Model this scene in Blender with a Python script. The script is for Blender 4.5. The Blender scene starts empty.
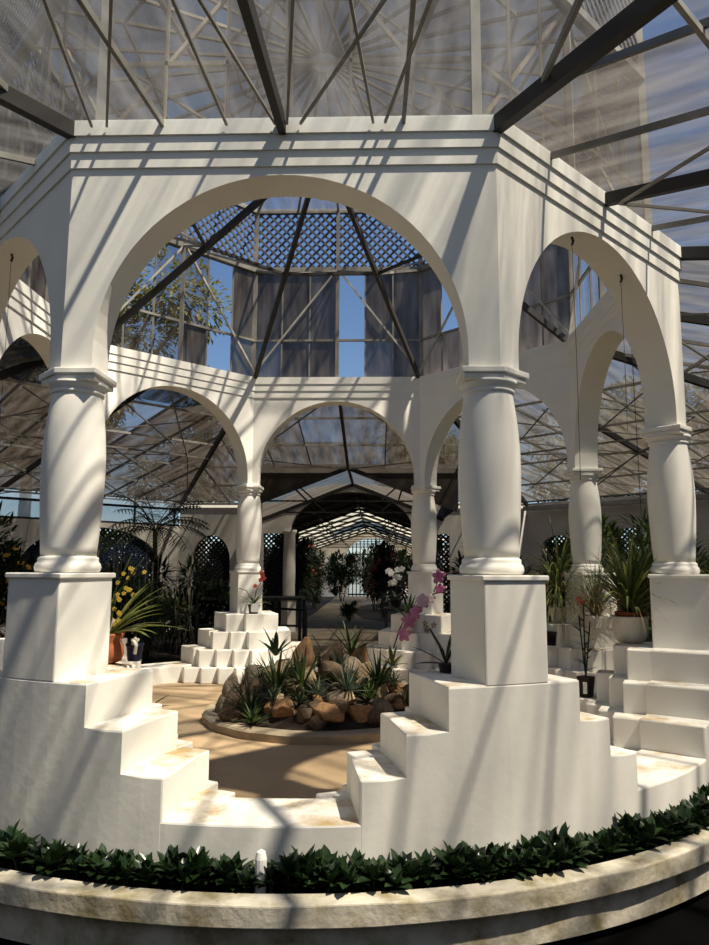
import bpy, bmesh, math, random
from mathutils import Vector, Matrix, noise
R = random.Random(7)
PI = math.pi
sc = bpy.context.scene
col = sc.collection

# ------------------------------------------------------------------ camera
cam = bpy.data.cameras.new('camera'); camo = bpy.data.objects.new('camera', cam); col.objects.link(camo)
yaw, pit, rol, FPX = -0.0313, 0.1327, 0.0052, 723.14
r0 = Vector((math.cos(yaw), -math.sin(yaw), 0)); f0 = Vector((math.sin(yaw), math.cos(yaw), 0)); k0 = Vector((0, 0, 1))
fw = f0*math.cos(pit) + k0*math.sin(pit); up = -f0*math.sin(pit) + k0*math.cos(pit)
rt = r0*math.cos(rol) + up*math.sin(rol); up2 = -r0*math.sin(rol) + up*math.cos(rol)
M = Matrix((rt, up2, -fw)).transposed().to_4x4(); M.translation = Vector((0.5642, -7.0667, 1.4293))
camo.matrix_world = M
cam.sensor_fit = 'VERTICAL'; cam.sensor_height = 36; cam.lens = FPX*36/945; cam.clip_end = 300
sc.camera = camo
# ------------------------------------------------------------------ light
SUN = Vector((0.52, -0.33, 1.08)).normalized()
w = bpy.data.worlds.new('world'); sc.world = w; w.use_nodes = True
sky = w.node_tree.nodes.new('ShaderNodeTexSky'); sky.sky_type = 'NISHITA'; sky.sun_disc = False
sky.sun_elevation = math.asin(SUN.z); sky.sun_rotation = math.atan2(SUN.x, SUN.y)
sky.dust_density = 0.4; sky.ozone_density = 2.0
bg = w.node_tree.nodes['Background']; bg.inputs[1].default_value = 0.105
tn = w.node_tree.nodes.new('ShaderNodeMix'); tn.data_type = 'RGBA'; tn.blend_type = 'MULTIPLY'; tn.inputs[0].default_value = 1
tn.inputs[7].default_value = (.86, 1.0, 1.18, 1)
w.node_tree.links.new(sky.outputs[0], tn.inputs[6]); w.node_tree.links.new(tn.outputs[2], bg.inputs[0])
sl = bpy.data.lights.new('sun', 'SUN'); sl.energy = 10.6; sl.angle = 0.02; sl.color = (1.0, 0.95, 0.845)
so = bpy.data.objects.new('sun', sl); col.objects.link(so); so.rotation_euler = SUN.to_track_quat('Z', 'Y').to_euler()
so.location = SUN*40
sc.view_settings.view_transform = 'Standard'; sc.view_settings.look = 'None'
sc.view_settings.gamma = 1; sc.view_settings.use_curve_mapping = False
sc.view_settings.exposure = 0.24

# ------------------------------------------------------------------ helpers
class MB:
    def __init__(s): s.v = []; s.f = []; s.mi = []; s.uv = []; s.pc = []
    def face(s, pts, mi=0, uv=None, pc=None):
        b = len(s.v); s.v += [tuple(p) for p in pts]; s.f.append(tuple(range(b, b+len(pts)))); s.mi.append(mi)
        s.uv.append(uv); s.pc.append(pc)
    def grid(s, rows, close_u=False, close_v=False, mi=0, flip=False):
        b = len(s.v); n = len(rows); m = len(rows[0])
        for r in rows: s.v += [tuple(p) for p in r]
        for i in range(n if close_v else n-1):
            for j in range(m if close_u else m-1):
                a = b+i*m+j; c = b+i*m+(j+1) % m; d = b+((i+1) % n)*m+(j+1) % m; e = b+((i+1) % n)*m+j
                s.f.append((a, e, d, c) if flip else (a, c, d, e)); s.mi.append(mi); s.uv.append(None); s.pc.append(None)
    def poly(s, idx, mi=0): s.f.append(tuple(idx)); s.mi.append(mi); s.uv.append(None); s.pc.append(None)
    def prism(s, pts, z0, z1, mi=0):           # pts ccw in plan
        b = len(s.v); n = len(pts)
        s.v += [(p[0], p[1], z0) for p in pts] + [(p[0], p[1], z1) for p in pts]
        s.poly(list(range(b+n-1, b-1, -1)), mi); s.poly(list(range(b+n, b+2*n)), mi)
        for i in range(n):
            j = (i+1) % n; s.poly((b+i, b+j, b+n+j, b+n+i), mi)
    def hexa(s, p, mi=0):                      # 8 corners: bottom ccw, top ccw
        b = len(s.v); s.v += [tuple(q) for q in p]
        for f in ((3, 2, 1, 0), (4, 5, 6, 7), (0, 1, 5, 4), (1, 2, 6, 5), (2, 3, 7, 6), (3, 0, 4, 7)): s.poly([b+i for i in f], mi)
    def box(s, c, d, rz=0, mi=0):
        x, y, z = d[0]/2, d[1]/2, d[2]/2; cs, sn = math.cos(rz), math.sin(rz)
        P = []
        for zz in (-z, z):
            for (a, b) in ((-x, -y), (x, -y), (x, y), (-x, y)):
                P.append((c[0]+a*cs-b*sn, c[1]+a*sn+b*cs, c[2]+zz))
        s.hexa(P, mi)
    def bar(s, a, b, w, h=None, upv=(0, 0, 1), mi=0):
        a = Vector(a); b = Vector(b); d = (b-a)
        if d.length < 1e-5: return
        d.normalize(); u = Vector(upv)
        if abs(d.dot(u)) > .98: u = Vector((1, 0, 0))
        x = d.cross(u).normalized()*w/2; y = x.cross(d).normalized()*(h or w)/2
        s.hexa([a-x-y, a+x-y, a+x+y, a-x+y, b-x-y, b+x-y, b+x+y, b-x+y], mi)
    def tube(s, pts, r, n=6, mi=0, cap=True):
        pts = [Vector(p) for p in pts]; rows = []
        rr = r if isinstance(r, (list, tuple)) else [r]*len(pts)
        for i, p in enumerate(pts):
            d = (pts[min(i+1, len(pts)-1)]-pts[max(i-1, 0)]).normalized()
            u = Vector((0, 0, 1)) if abs(d.z) < .9 else Vector((1, 0, 0))
            x = d.cross(u).normalized(); y = d.cross(x).normalized()
            rows.append([p+(x*math.cos(2*PI*k/n)+y*math.sin(2*PI*k/n))*rr[i] for k in range(n)])
        b = len(s.v); s.grid(rows, close_u=True, mi=mi)
        if cap: s.poly(range(b, b+n), mi); s.poly(range(b+n*(len(rows)-1), b+n*len(rows)), mi)
    def lathe(s, prof, n=32, c=(0, 0, 0), mi=0, cap=True):
        b = len(s.v)
        s.grid([[(c[0]+r*math.cos(2*PI*k/n), c[1]+r*math.sin(2*PI*k/n), c[2]+z) for k in range(n)] for r, z in prof], close_u=True, mi=mi)
        if cap: s.poly(list(range(b+n-1, b-1, -1)), mi); q = b+n*(len(prof)-1); s.poly(range(q, q+n), mi)
    def blade(s, p, d, L, W, droop=0.5, seg=5, fold=0.25, mi=0, shape=0, twist=0):
        """a leaf: starts at p, leaves along d, bends down by droop, widest in the middle"""
        p = Vector(p); d = Vector(d).normalized(); rows = []
        side = d.cross(Vector((0, 0, 1)))
        if side.length < .05: side = Vector((math.cos(twist), math.sin(twist), 0))
        side.normalize()
        if twist: side = Matrix.Rotation(twist, 3, d) @ side
        for i in range(seg+1):
            t = i/seg
            wd = {0: math.sin(PI*min(1, .12+t*.88))**.75, 1: (1-t)**.6*(.6+.4*min(1, t*4)), 2: min(1, .35+1.6*t)*(1-t**4)}[shape]
            wd = max(wd, .02)*W/2
            n_ = side.cross(d).normalized()
            rows.append([p-side*wd+n_*wd*fold, p, p+side*wd+n_*wd*fold])
            p = p+d*L/seg; d = (d+Vector((0, 0, -droop/seg))).normalized()
        s.grid(rows, mi=mi)
    def build(s, name, mats, parent=None, smooth=False, bevel=0):
        me = bpy.data.meshes.new(name); me.from_pydata(s.v, [], s.f)
        mats = mats if isinstance(mats, (list, tuple)) else [mats]
        for m in mats: me.materials.append(m)
        me.polygons.foreach_set('material_index', s.mi)
        if any(u is not None for u in s.uv):
            UV = []; PC = []
            for f, u, c in zip(s.f, s.uv, s.pc):
                for j in range(len(f)):
                    UV += u[j] if u else (0, 0); PC += (*c, 1) if c else (0, 0, 0, 1)
            me.uv_layers.new(name='UVMap').data.foreach_set('uv', UV)
            me.color_attributes.new('pane', 'FLOAT_COLOR', 'CORNER').data.foreach_set('color', PC)
        if smooth: me.polygons.foreach_set('use_smooth', [True]*len(s.f))
        me.update()
        o = bpy.data.objects.new(name, me); col.objects.link(o)
        if parent: o.parent = parent
        if bevel:
            b = o.modifiers.new('bevel', 'BEVEL'); b.width = bevel; b.segments = 2; b.limit_method = 'ANGLE'; b.angle_limit = .6
        return o
def tag(o, label=None, cat=None, group=None, kind=None):
    if label: o['label'] = label
    if cat: o['category'] = cat
    if group: o['group'] = group
    if kind: o['kind'] = kind
    return o
def empty(name, loc=(0, 0, 0), rz=0, label=None, cat=None, group=None, kind=None):
    o = bpy.data.objects.new(name, None); col.objects.link(o); o.location = loc; o.rotation_euler = (0, 0, rz)
    o.empty_display_size = .1
    return tag(o, label, cat, group, kind)
def copy_tree(o, parent=None):
    c = o.copy(); col.objects.link(c)
    if parent: c.parent = parent
    for ch in list(o.children): copy_tree(ch, c)
    return c
def pol(r, a, z=0): return Vector((r*math.cos(a), r*math.sin(a), z))
def inh(p, mb): return mb

# ------------------------------------------------------------------ materials
def mat(name, color, rough=.6, vary=None, scale=6, bump=0, bscale=40, metal=0, trans=0, detail=4, stretch=None):
    m = bpy.data.materials.new(name); m.use_nodes = True; nt = m.node_tree; b = nt.nodes['Principled BSDF']
    b.inputs['Base Color'].default_value = (*color, 1); b.inputs['Roughness'].default_value = rough; b.inputs['Metallic'].default_value = metal
    b.inputs['Specular IOR Level'].default_value = .3
    tc = nt.nodes.new('ShaderNodeTexCoord'); src = tc.outputs['Object']
    if stretch:
        mp = nt.nodes.new('ShaderNodeMapping'); mp.inputs['Scale'].default_value = stretch; nt.links.new(src, mp.inputs[0]); src = mp.outputs[0]
    if vary:
        n = nt.nodes.new('ShaderNodeTexNoise'); n.inputs['Scale'].default_value = scale; n.inputs['Detail'].default_value = detail
        nt.links.new(src, n.inputs['Vector'])
        cr = nt.nodes.new('ShaderNodeValToRGB'); cr.color_ramp.elements[0].position = .32; cr.color_ramp.elements[1].position = .68
        cr.color_ramp.elements[0].color = (*color, 1); cr.color_ramp.elements[1].color = (*vary, 1)
        nt.links.new(n.outputs['Fac'], cr.inputs[0]); nt.links.new(cr.outputs[0], b.inputs['Base Color'])
    if bump:
        n2 = nt.nodes.new('ShaderNodeTexNoise'); n2.inputs['Scale'].default_value = bscale; n2.inputs['Detail'].default_value = 5
        nt.links.new(src, n2.inputs['Vector'])
        bp = nt.nodes.new('ShaderNodeBump'); bp.inputs['Strength'].default_value = bump; bp.inputs['Distance'].default_value = .01
        nt.links.new(n2.outputs['Fac'], bp.inputs['Height']); nt.links.new(bp.outputs[0], b.inputs['Normal'])
    return m
def stained(name, base, stain, scale, lo, hi, toponly=True, bump=.12):
    """white painted plaster with patches of dirt (only on upward faces when toponly)"""
    m = mat(name, base, .75, tuple(c*.93 for c in base), 3, bump, 22); nt = m.node_tree; b = nt.nodes['Principled BSDF']
    srcc = b.inputs['Base Color'].links[0].from_socket
    tc = nt.nodes.new('ShaderNodeTexCoord'); n = nt.nodes.new('ShaderNodeTexNoise'); n.inputs['Scale'].default_value = scale; n.inputs['Detail'].default_value = 7
    n.inputs['Roughness'].default_value = .65
    nt.links.new(tc.outputs['Object'], n.inputs['Vector'])
    mr = nt.nodes.new('ShaderNodeMapRange'); mr.inputs[1].default_value = lo; mr.inputs[2].default_value = hi; nt.links.new(n.outputs['Fac'], mr.inputs[0])
    fac = mr.outputs[0]
    if toponly:
        g = nt.nodes.new('ShaderNodeNewGeometry'); sx = nt.nodes.new('ShaderNodeSeparateXYZ'); nt.links.new(g.outputs['True Normal'], sx.inputs[0])
        mr2 = nt.nodes.new('ShaderNodeMapRange'); mr2.inputs[1].default_value = .6; mr2.inputs[2].default_value = .95; nt.links.new(sx.outputs[2], mr2.inputs[0])
        mu = nt.nodes.new('ShaderNodeMath'); mu.operation = 'MULTIPLY'; nt.links.new(fac, mu.inputs[0]); nt.links.new(mr2.outputs[0], mu.inputs[1]); fac = mu.outputs[0]
    mx = nt.nodes.new('ShaderNodeMix'); mx.data_type = 'RGBA'; nt.links.new(fac, mx.inputs[0]); nt.links.new(srcc, mx.inputs[6]); mx.inputs[7].default_value = (*stain, 1)
    nt.links.new(mx.outputs[2], b.inputs['Base Color'])
    return m
def leafmat(name, c1, c2, rough=.45, tr=.25):
    m = bpy.data.materials.new(name); m.use_nodes = True; nt = m.node_tree; b = nt.nodes['Principled BSDF']; out = nt.nodes['Material Output']
    g = nt.nodes.new('ShaderNodeNewGeometry'); cr = nt.nodes.new('ShaderNodeMix'); cr.data_type = 'RGBA'
    cr.inputs[6].default_value = (*c1, 1); cr.inputs[7].default_value = (*c2, 1)
    n = nt.nodes.new('ShaderNodeTexNoise'); n.inputs['Scale'].default_value = 9
    tc = nt.nodes.new('ShaderNodeTexCoord'); nt.links.new(tc.outputs['Object'], n.inputs['Vector'])
    mr = nt.nodes.new('ShaderNodeMapRange'); mr.inputs[1].default_value = .35; mr.inputs[2].default_value = .65
    nt.links.new(n.outputs['Fac'], mr.inputs[0]); nt.links.new(mr.outputs[0], cr.inputs[0])
    nt.links.new(cr.outputs[2], b.inputs['Base Color']); b.inputs['Roughness'].default_value = rough
    t = nt.nodes.new('ShaderNodeBsdfTranslucent'); nt.links.new(cr.outputs[2], t.inputs[0])
    mx = nt.nodes.new('ShaderNodeMixShader'); mx.inputs[0].default_value = tr
    nt.links.new(b.outputs[0], mx.inputs[1]); nt.links.new(t.outputs[0], mx.inputs[2]); nt.links.new(mx.outputs[0], out.inputs[0])
    return m
def panemat(name, dark, light, op=.55, var=.35, tint=(.92, .88, .82), tl=.6):
    """weathered glazing under shade netting: part clear, part milky with streaks of dirt along the slope"""
    m = bpy.data.materials.new(name); m.use_nodes = True; nt = m.node_tree; nt.nodes.remove(nt.nodes['Principled BSDF']); out = nt.nodes['Material Output']
    L = nt.links.new
    uv = nt.nodes.new('ShaderNodeUVMap'); mp = nt.nodes.new('ShaderNodeMapping'); mp.inputs['Scale'].default_value = (3.2, .55, 1); L(uv.outputs[0], mp.inputs[0])
    n = nt.nodes.new('ShaderNodeTexNoise'); n.inputs['Scale'].default_value = 1.6; n.inputs['Detail'].default_value = 7; n.inputs['Roughness'].default_value = .62; L(mp.outputs[0], n.inputs['Vector'])
    at = nt.nodes.new('ShaderNodeAttribute'); at.attribute_name = 'pane'; sp = nt.nodes.new('ShaderNodeSeparateColor'); L(at.outputs['Color'], sp.inputs[0])
    mr = nt.nodes.new('ShaderNodeMapRange'); mr.inputs[1].default_value = .34; mr.inputs[2].default_value = .66
    mr.inputs[3].default_value = op-var/2; mr.inputs[4].default_value = op+var/2; L(n.outputs['Fac'], mr.inputs[0])
    def mth(op_, a, b):
        x = nt.nodes.new('ShaderNodeMath'); x.operation = op_
        for i, q in enumerate((a, b)):
            if isinstance(q, (int, float)): x.inputs[i].default_value = q
            else: L(q, x.inputs[i])
        return x.outputs[0]
    o1 = mth('ADD', mr.outputs[0], mth('MULTIPLY', mth('SUBTRACT', sp.outputs[0], .5), .18))
    o2 = mth('MULTIPLY', o1, mth('SUBTRACT', 1.0, sp.outputs[1]))
    o2n = nt.nodes.new('ShaderNodeClamp'); L(o2, o2n.inputs[0]); o2n.inputs[1].default_value = .02; o2n.inputs[2].default_value = .97
    n3 = nt.nodes.new('ShaderNodeTexNoise'); n3.inputs['Scale'].default_value = 2.5; n3.inputs['Detail'].default_value = 6; L(mp.outputs[0], n3.inputs['Vector'])
    cr = nt.nodes.new('ShaderNodeValToRGB'); cr.color_ramp.elements[0].position = .35; cr.color_ramp.elements[1].position = .66
    cr.color_ramp.elements[0].color = (*dark, 1); cr.color_ramp.elements[1].color = (*light, 1); L(n3.outputs['Fac'], cr.inputs[0])
    tr = nt.nodes.new('ShaderNodeBsdfTransparent'); tr.inputs[0].default_value = (*tint, 1)
    t = nt.nodes.new('ShaderNodeBsdfTranslucent'); d = nt.nodes.new('ShaderNodeBsdfDiffuse'); L(cr.outputs[0], t.inputs[0]); L(cr.outputs[0], d.inputs[0])
    ms = nt.nodes.new('ShaderNodeMixShader'); ms.inputs[0].default_value = tl; L(d.outputs[0], ms.inputs[1]); L(t.outputs[0], ms.inputs[2])
    mx = nt.nodes.new('ShaderNodeMixShader'); L(o2n.outputs[0], mx.inputs[0]); L(tr.outputs[0], mx.inputs[1]); L(ms.outputs[0], mx.inputs[2])
    L(mx.outputs[0], out.inputs[0])
    return m
WHITE = (.80, .78, .715)
m_white = mat('white_plaster', WHITE, .7, tuple(c*.92 for c in WHITE), 2.2, .14, 9)
m_step = stained('stained_white_plaster', (.80, .78, .715), (.42, .30, .15), 3.0, .46, .66)
m_curb = stained('lichened_plaster', (.66, .61, .50), (.27, .225, .12), 4.5, .42, .66, False, .6)
m_outer = mat('cream_wall_paint', (.72, .675, .595), .8, (.58, .53, .46), 1.2, .2, 10)
m_floor = mat('tan_concrete', (.46, .335, .20), .8, (.33, .235, .14), 1.3, .3, 30, detail=8)
m_path = mat('paving', (.24, .19, .135), .85, (.15, .12, .085), 2, .3, 20)
m_kerb = mat('old_concrete_kerb', (.40, .33, .23), .9, (.24, .19, .13), 5, .6, 30)
m_soil = mat('dark_soil', (.012, .010, .008), .95, (.03, .022, .015), 8, .8, 30)
m_bedsoil = mat('brown_bed_soil', (.045, .032, .022), .95, (.02, .014, .01), 8, .8, 30)
m_shade_ground = mat('painted_shade_ground', (.0035, .0035, .0035), .95); m_shade_ground.node_tree.nodes['Principled BSDF'].inputs['Specular IOR Level'].default_value = 0  # near-black base colour stands in for the deep shade on the ground below the curb
m_steel = mat('grey_steel', (.26, .245, .22), .6, (.16, .15, .13), 4, 0, 1)
m_steeld = mat('dark_steel', (.03, .027, .024), .6)
m_steell = mat('pale_galvanised_steel', (.45, .43, .39), .5, (.3, .28, .25), 6)
m_lat = mat('grey_lattice', (.085, .085, .09), .7)
m_latb = mat('black_lattice', (.010, .011, .014), .7)
m_latblue = mat('dark_blue_lattice', (.014, .022, .05), .7)
m_iron = mat('black_iron', (.008, .008, .008), .5)
m_pane = panemat('brown_weathered_roof_glass', (.024, .018, .013), (.07, .057, .045), .88, .20)
m_net = panemat('grey_netted_roof_glass', (.062, .058, .054), (.15, .143, .133), .54, .46, tint=(.94, .90, .83))
m_net2 = panemat('brown_grey_netted_roof_glass', (.06, .052, .045), (.14, .125, .108), .62, .36, tint=(.94, .89, .81))
m_pane2 = panemat('tan_weathered_roof_glass', (.05, .041, .031), (.135, .115, .088), .76, .24, tint=(.94, .89, .81))
m_drumf = panemat('streaked_lantern_glass', (.06, .052, .05), (.16, .15, .15), .45, .45)
m_drum = panemat('weathered_lantern_glass', (.07, .054, .044), (.20, .168, .142), .965, .06)
m_cover = panemat('pale_corrugated_sheet', (.24, .21, .16), (.52, .47, .37), .93, .08, tl=.85)
m_darkroof = mat('dark_board_roof', (.035, .028, .022), .85, (.07, .055, .042), 3, .3, 10)
m_milky = panemat('milky_clerestory_sheet', (.6, .6, .58), (.85, .85, .83), .62, .1, tl=.9)
m_terra = mat('terracotta', (.36, .115, .045), .75, (.26, .08, .035), 7, .2, 30)
m_blue = mat('dark_blue_glaze', (.012, .018, .05), .3)
m_pot = mat('white_pot', (.72, .68, .60), .6, (.55, .51, .44), 6, .3, 20)
m_dpot = mat('dark_plastic_pot', (.018, .014, .013), .5)
m_bark = mat('bark', (.10, .075, .05), .9, (.05, .037, .025), 8, .6, 20)
m_root = mat('pale_roots', (.16, .14, .11), .9)
m_border = leafmat('dark_border_leaf', (.010, .026, .008), (.030, .060, .019), .32, .12)
m_leafd = leafmat('dark_leaf', (.010, .020, .007), (.028, .045, .013), .5)
m_leafm = leafmat('mid_green_leaf', (.035, .065, .014), (.085, .125, .03), .5)
m_leafy = leafmat('yellow_green_leaf', (.10, .13, .025), (.22, .23, .06), .5)
m_dry = leafmat('dry_straw_leaf', (.16, .12, .06), (.30, .24, .13), .7)
m_agave = leafmat('grey_green_leaf', (.05, .075, .05), (.10, .13, .085), .5)
m_yel = leafmat('yellow_petal', (.55, .36, .03), (.62, .46, .08), .5)
m_org = leafmat('orange_petal', (.65, .27, .02), (.75, .38, .03), .5)
m_pink = leafmat('magenta_petal', (.36, .09, .20), (.55, .24, .36), .5)
m_palep = leafmat('pale_pink_petal', (.60, .42, .46), (.66, .52, .54), .5)
m_wht = leafmat('white_petal', (.75, .73, .68), (.82, .80, .75), .5)
m_red = leafmat('red_petal', (.32, .035, .02), (.45, .07, .04), .5)
m_rocks = [mat('orange_brown_rock', (.36, .20, .085), .85, (.20, .115, .06), 5, .8, 18),
           mat('grey_brown_rock', (.23, .185, .13), .9, (.115, .09, .065), 6, .8, 18),
           mat('tan_rock', (.44, .33, .19), .85, (.27, .19, .11), 5, .8, 18),
           mat('dark_brown_rock', (.16, .105, .062), .9, (.075, .052, .034), 5, .8, 18)]
m_tree = [leafmat('tree_leaf_dark', (.02, .032, .010), (.055, .07, .02), .6, .35), leafmat('tree_leaf_yellow', (.10, .105, .025), (.22, .20, .05), .6, .35)]
m_tagw = mat('white_card', (.75, .75, .72), .6)

# ------------------------------------------------------------------ ground and floor
def disc(name, m, r0_, r1_, z, a0=-PI, a1=PI, n=128, label=None, kind='structure', th=.12):
    mb = MB(); A = [a0+(a1-a0)*i/n for i in range(n+1)]
    if r0_ < .01:
        mb.prism([pol(r1_, a) for a in A[:-1]], z-th, z)
    else:
        prof = [(r0_, z-th), (r1_, z-th), (r1_, z), (r0_, z)]
        full = abs(a1-a0-2*PI) < 1e-4
        rows = [[pol(r, a, zz) for r, zz in prof] for a in (A[:-1] if full else A)]
        b = len(mb.v); mb.grid(rows, close_u=True, close_v=full)
        if not full: mb.poly((b, b+1, b+2, b+3)); q = b+4*n; mb.poly((q+3, q+2, q+1, q))
    o = mb.build(name, m); o['kind'] = kind
    return o
disc('ground', m_shade_ground, 0, 40, -.34)
disc('floor', m_floor, 0, 3.42, 0)
# soil of the planting ground behind the pavilion and the paved path through it
g = disc('planting_ground', m_soil, 3.74, 14, -.01, math.radians(-40), math.radians(220), 90)
mb = MB(); xs = [(-1.7, 1.55, 2.9), (-1.6, 1.5, 9.6), (-1.45, 1.3, 12.5), (-1.5, .2, 14.0), (-1.45, -.2, 17), (-1.5, -.1, 21), (-1.5, 1.0, 26), (-1.6, 1.7, 31.5)]
mb.grid([[(a, y, .004), (b, y, .004)] for a, b, y in xs]); mb.grid([[(a, y, -.15), (b, y, -.15)] for a, b, y in xs], flip=True)
mb.grid([[(a, y, -.15), (a, y, .004)] for a, b, y in xs]); mb.grid([[(b, y, .004), (b, y, -.15)] for a, b, y in xs])
mb.build('path', m_path)['kind'] = 'structure'
mb = MB(); mb.box((0, 22.5, -.08), (16, 18, .12)); mb.build('garden_ground', m_soil)['kind'] = 'structure'

# ------------------------------------------------------------------ ring wall: stepped piers and sills
RW, RI = 3.411, 2.986
ZP, Z1, Z2, Z3, ZS = 1.40, .84, .62, .41, .205
A0, A1, A2, A3 = .0564, .1172, .1826, .2511
KA = [math.radians(-112.5+45*k) for k in range(8)]
def arc_profile(levels, zb):
    """solid ring segment with a stepped top; levels = [(a_start, a_end, z)]"""
    mb = MB()
    cols = []
    for a, b, z in levels:
        n = max(1, int(round((b-a)/.035)))
        cols.append(([a+(b-a)*i/n for i in range(n+1)], z))
    for A, z in cols:
        mb.grid([[pol(RI, a, z), pol(RW, a, z)] for a in A], flip=True)
        mb.grid([[pol(RW, a, zb), pol(RW, a, z)] for a in A], flip=False)
        mb.grid([[pol(RI, a, z), pol(RI, a, zb)] for a in A], flip=False)
        mb.grid([[pol(RI, a, zb), pol(RW, a, zb)] for a in A])
    for i in range(len(cols)-1):
        z0, z1 = cols[i][1], cols[i+1][1]; a = cols[i][0][-1]
        f = [pol(RI, a, z0), pol(RW, a, z0), pol(RW, a, z1), pol(RI, a, z1)]
        mb.face(f if z1 > z0 else f)
    for a, z in ((cols[0][0][0], cols[0][1]), (cols[-1][0][-1], cols[-1][1])):
        mb.face([pol(RI, a, zb), pol(RW, a, zb), pol(RW, a, z), pol(RI, a, z)])
    return mb
def weld(o, d=.0006):
    bm = bmesh.new(); bm.from_mesh(o.data); bmesh.ops.remove_doubles(bm, verts=bm.verts, dist=d)
    bmesh.ops.recalc_face_normals(bm, faces=bm.faces); bm.to_mesh(o.data); bm.free()
pier_lab = ['white stepped plaster pier left of the front opening, terracotta pot behind it',
            'white stepped plaster pier right of the front opening, dark-leaved orchid on its step',
            'white stepped plaster pier at the right under the column with orange flowers',
            'white stepped pier behind the spider plant in the white pot on the right',
            'white stepped pier right of the back path, holding pink and white orchids',
            'white stepped pier left of the back path with a small red orchid on top',
            'white stepped pier hidden behind the left front pier',
            'white stepped pier beyond the left edge of the front pier']
TIERS = [(Z1, .35, .30), (Z2, .52, .44), (Z3, .70, .62), (ZS, .88, .74)]
for k in range(8):
    a = KA[k]; t = empty('stepped_pier', label=pier_lab[k], cat='pier', group='stepped piers of the ring wall')
    lv = [(a-A3, a-A2, Z3), (a-A2, a-A1, Z2), (a-A1, a+A1, Z1), (a+A1, a+A2, Z2), (a+A2, a+A3, Z3)]
    o = arc_profile(lv, -.12).build('step_wall', m_step, t); weld(o)
    b = o.modifiers.new('bevel', 'BEVEL'); b.width = .012; b.segments = 2; b.limit_method = 'ANGLE'; b.angle_limit = .6
    o = arc_profile([(a-A0, a+A0, ZP-.025)], Z1-.01).build('pedestal', m_white, t); weld(o)
    b = o.modifiers.new('bevel', 'BEVEL'); b.width = .01; b.segments = 2; b.limit_method = 'ANGLE'; b.angle_limit = .6
    mb = MB(); RW0, RI0 = RW, RI
    RW, RI = RW0+.012, RI0-.012
    mb = arc_profile([(a-A0-.0045, a+A0+.0045, ZP)], ZP-.03); RW, RI = RW0, RI0
    o = mb.build('pedestal_cap', m_white, t); weld(o)
    b = o.modifiers.new('bevel', 'BEVEL'); b.width = .007; b.segments = 2; b.limit_method = 'ANGLE'; b.angle_limit = .6
    # saw-toothed tiers of blocks on the inner side
    er = pol(1, a); et = Vector((-er.y, er.x, 0))
    for (z, hw, v0) in TIERS:
        mb = MB(); c = .205
        n = int(round(hw*2/c)); n += (n+1) % 2; h = n//2; c = hw*2/n
        for i in range(-h, h+1):
            v = v0-.115*abs(i)
            if v < .06: v = .06
            u0, u1 = (i-.5)*c, (i+.5)*c
            P = []
            for (u, q) in ((u0, -.015), (u0, v), (u1, v), (u1, -.015)):
                # follow the curve of the wall at the back
                rr = math.sqrt(max(RI*RI-u*u, 0)) if q < 0 else RI-q
                p = er*(rr+(.03 if q < 0 else 0))+et*u; P.append(p)
            zz = z - .004*abs(i)
            mb.prism([P[0], P[1], P[2], P[3]], 0, zz)
        o = mb.build('block_tier', m_step, t, bevel=.01)
for k in range(8):
    if k == 4: continue                         # the way out to the back path
    a0 = KA[k]+A3-.03; a1 = KA[(k+1) % 8]-A3+.03
    if a1 < a0: a1 += 2*PI
    RW, RI = RW0-.0006, RI0+.0006
    lab = ['low white front sill with brown stains between the two front piers', 'low white sill of the right front opening above the border plants',
           'low white sill under the right side arch', 'low white sill behind the spider plant', '', 'low white sill before the dark planting at the back left',
           'low white sill hidden behind the left pier', 'low white sill beyond the left edge'][k]
    o = arc_profile([(a0, a1, ZS)], -.12).build('sill_wall', m_step); weld(o); RW, RI = RW0, RI0
    b = o.modifiers.new('bevel', 'BEVEL'); b.width = .012; b.segments = 2; b.limit_method = 'ANGLE'; b.angle_limit = .6
    tag(o, lab, 'low wall', 'sills of the ring wall', 'thing')
# planter curb with overhanging lip
cb = empty('planter_curb', label='low curved white plaster curb in front, stained yellow and green by lichen', cat='curb')
mb = MB(); N = 160; rows = []
prof = [(3.60, -.12), (3.725, -.12), (3.725, -.02), (3.60, -.02)]
for i in range(N):
    a = 2*PI*i/N; wv = .006*math.sin(a*23)+.004*math.sin(a*41+1)
    rows.append([pol(r+(wv if r > 3.7 else 0), a, z+(wv*.6 if z < -.05 else 0)) for r, z in prof])
mb.grid(rows, close_u=True, close_v=True); mb.build('curb_lip', m_curb, cb, bevel=.008)
mb = MB(); prof = [(3.60, -.335), (3.675, -.29), (3.675, -.115), (3.60, -.115)]
mb.grid([[pol(r, 2*PI*i/N, z) for r, z in prof] for i in range(N)], close_u=True, close_v=True); mb.build('curb_base', m_curb, cb)
disc('planter_soil', m_soil, 3.40, 3.605, -.055)

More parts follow.
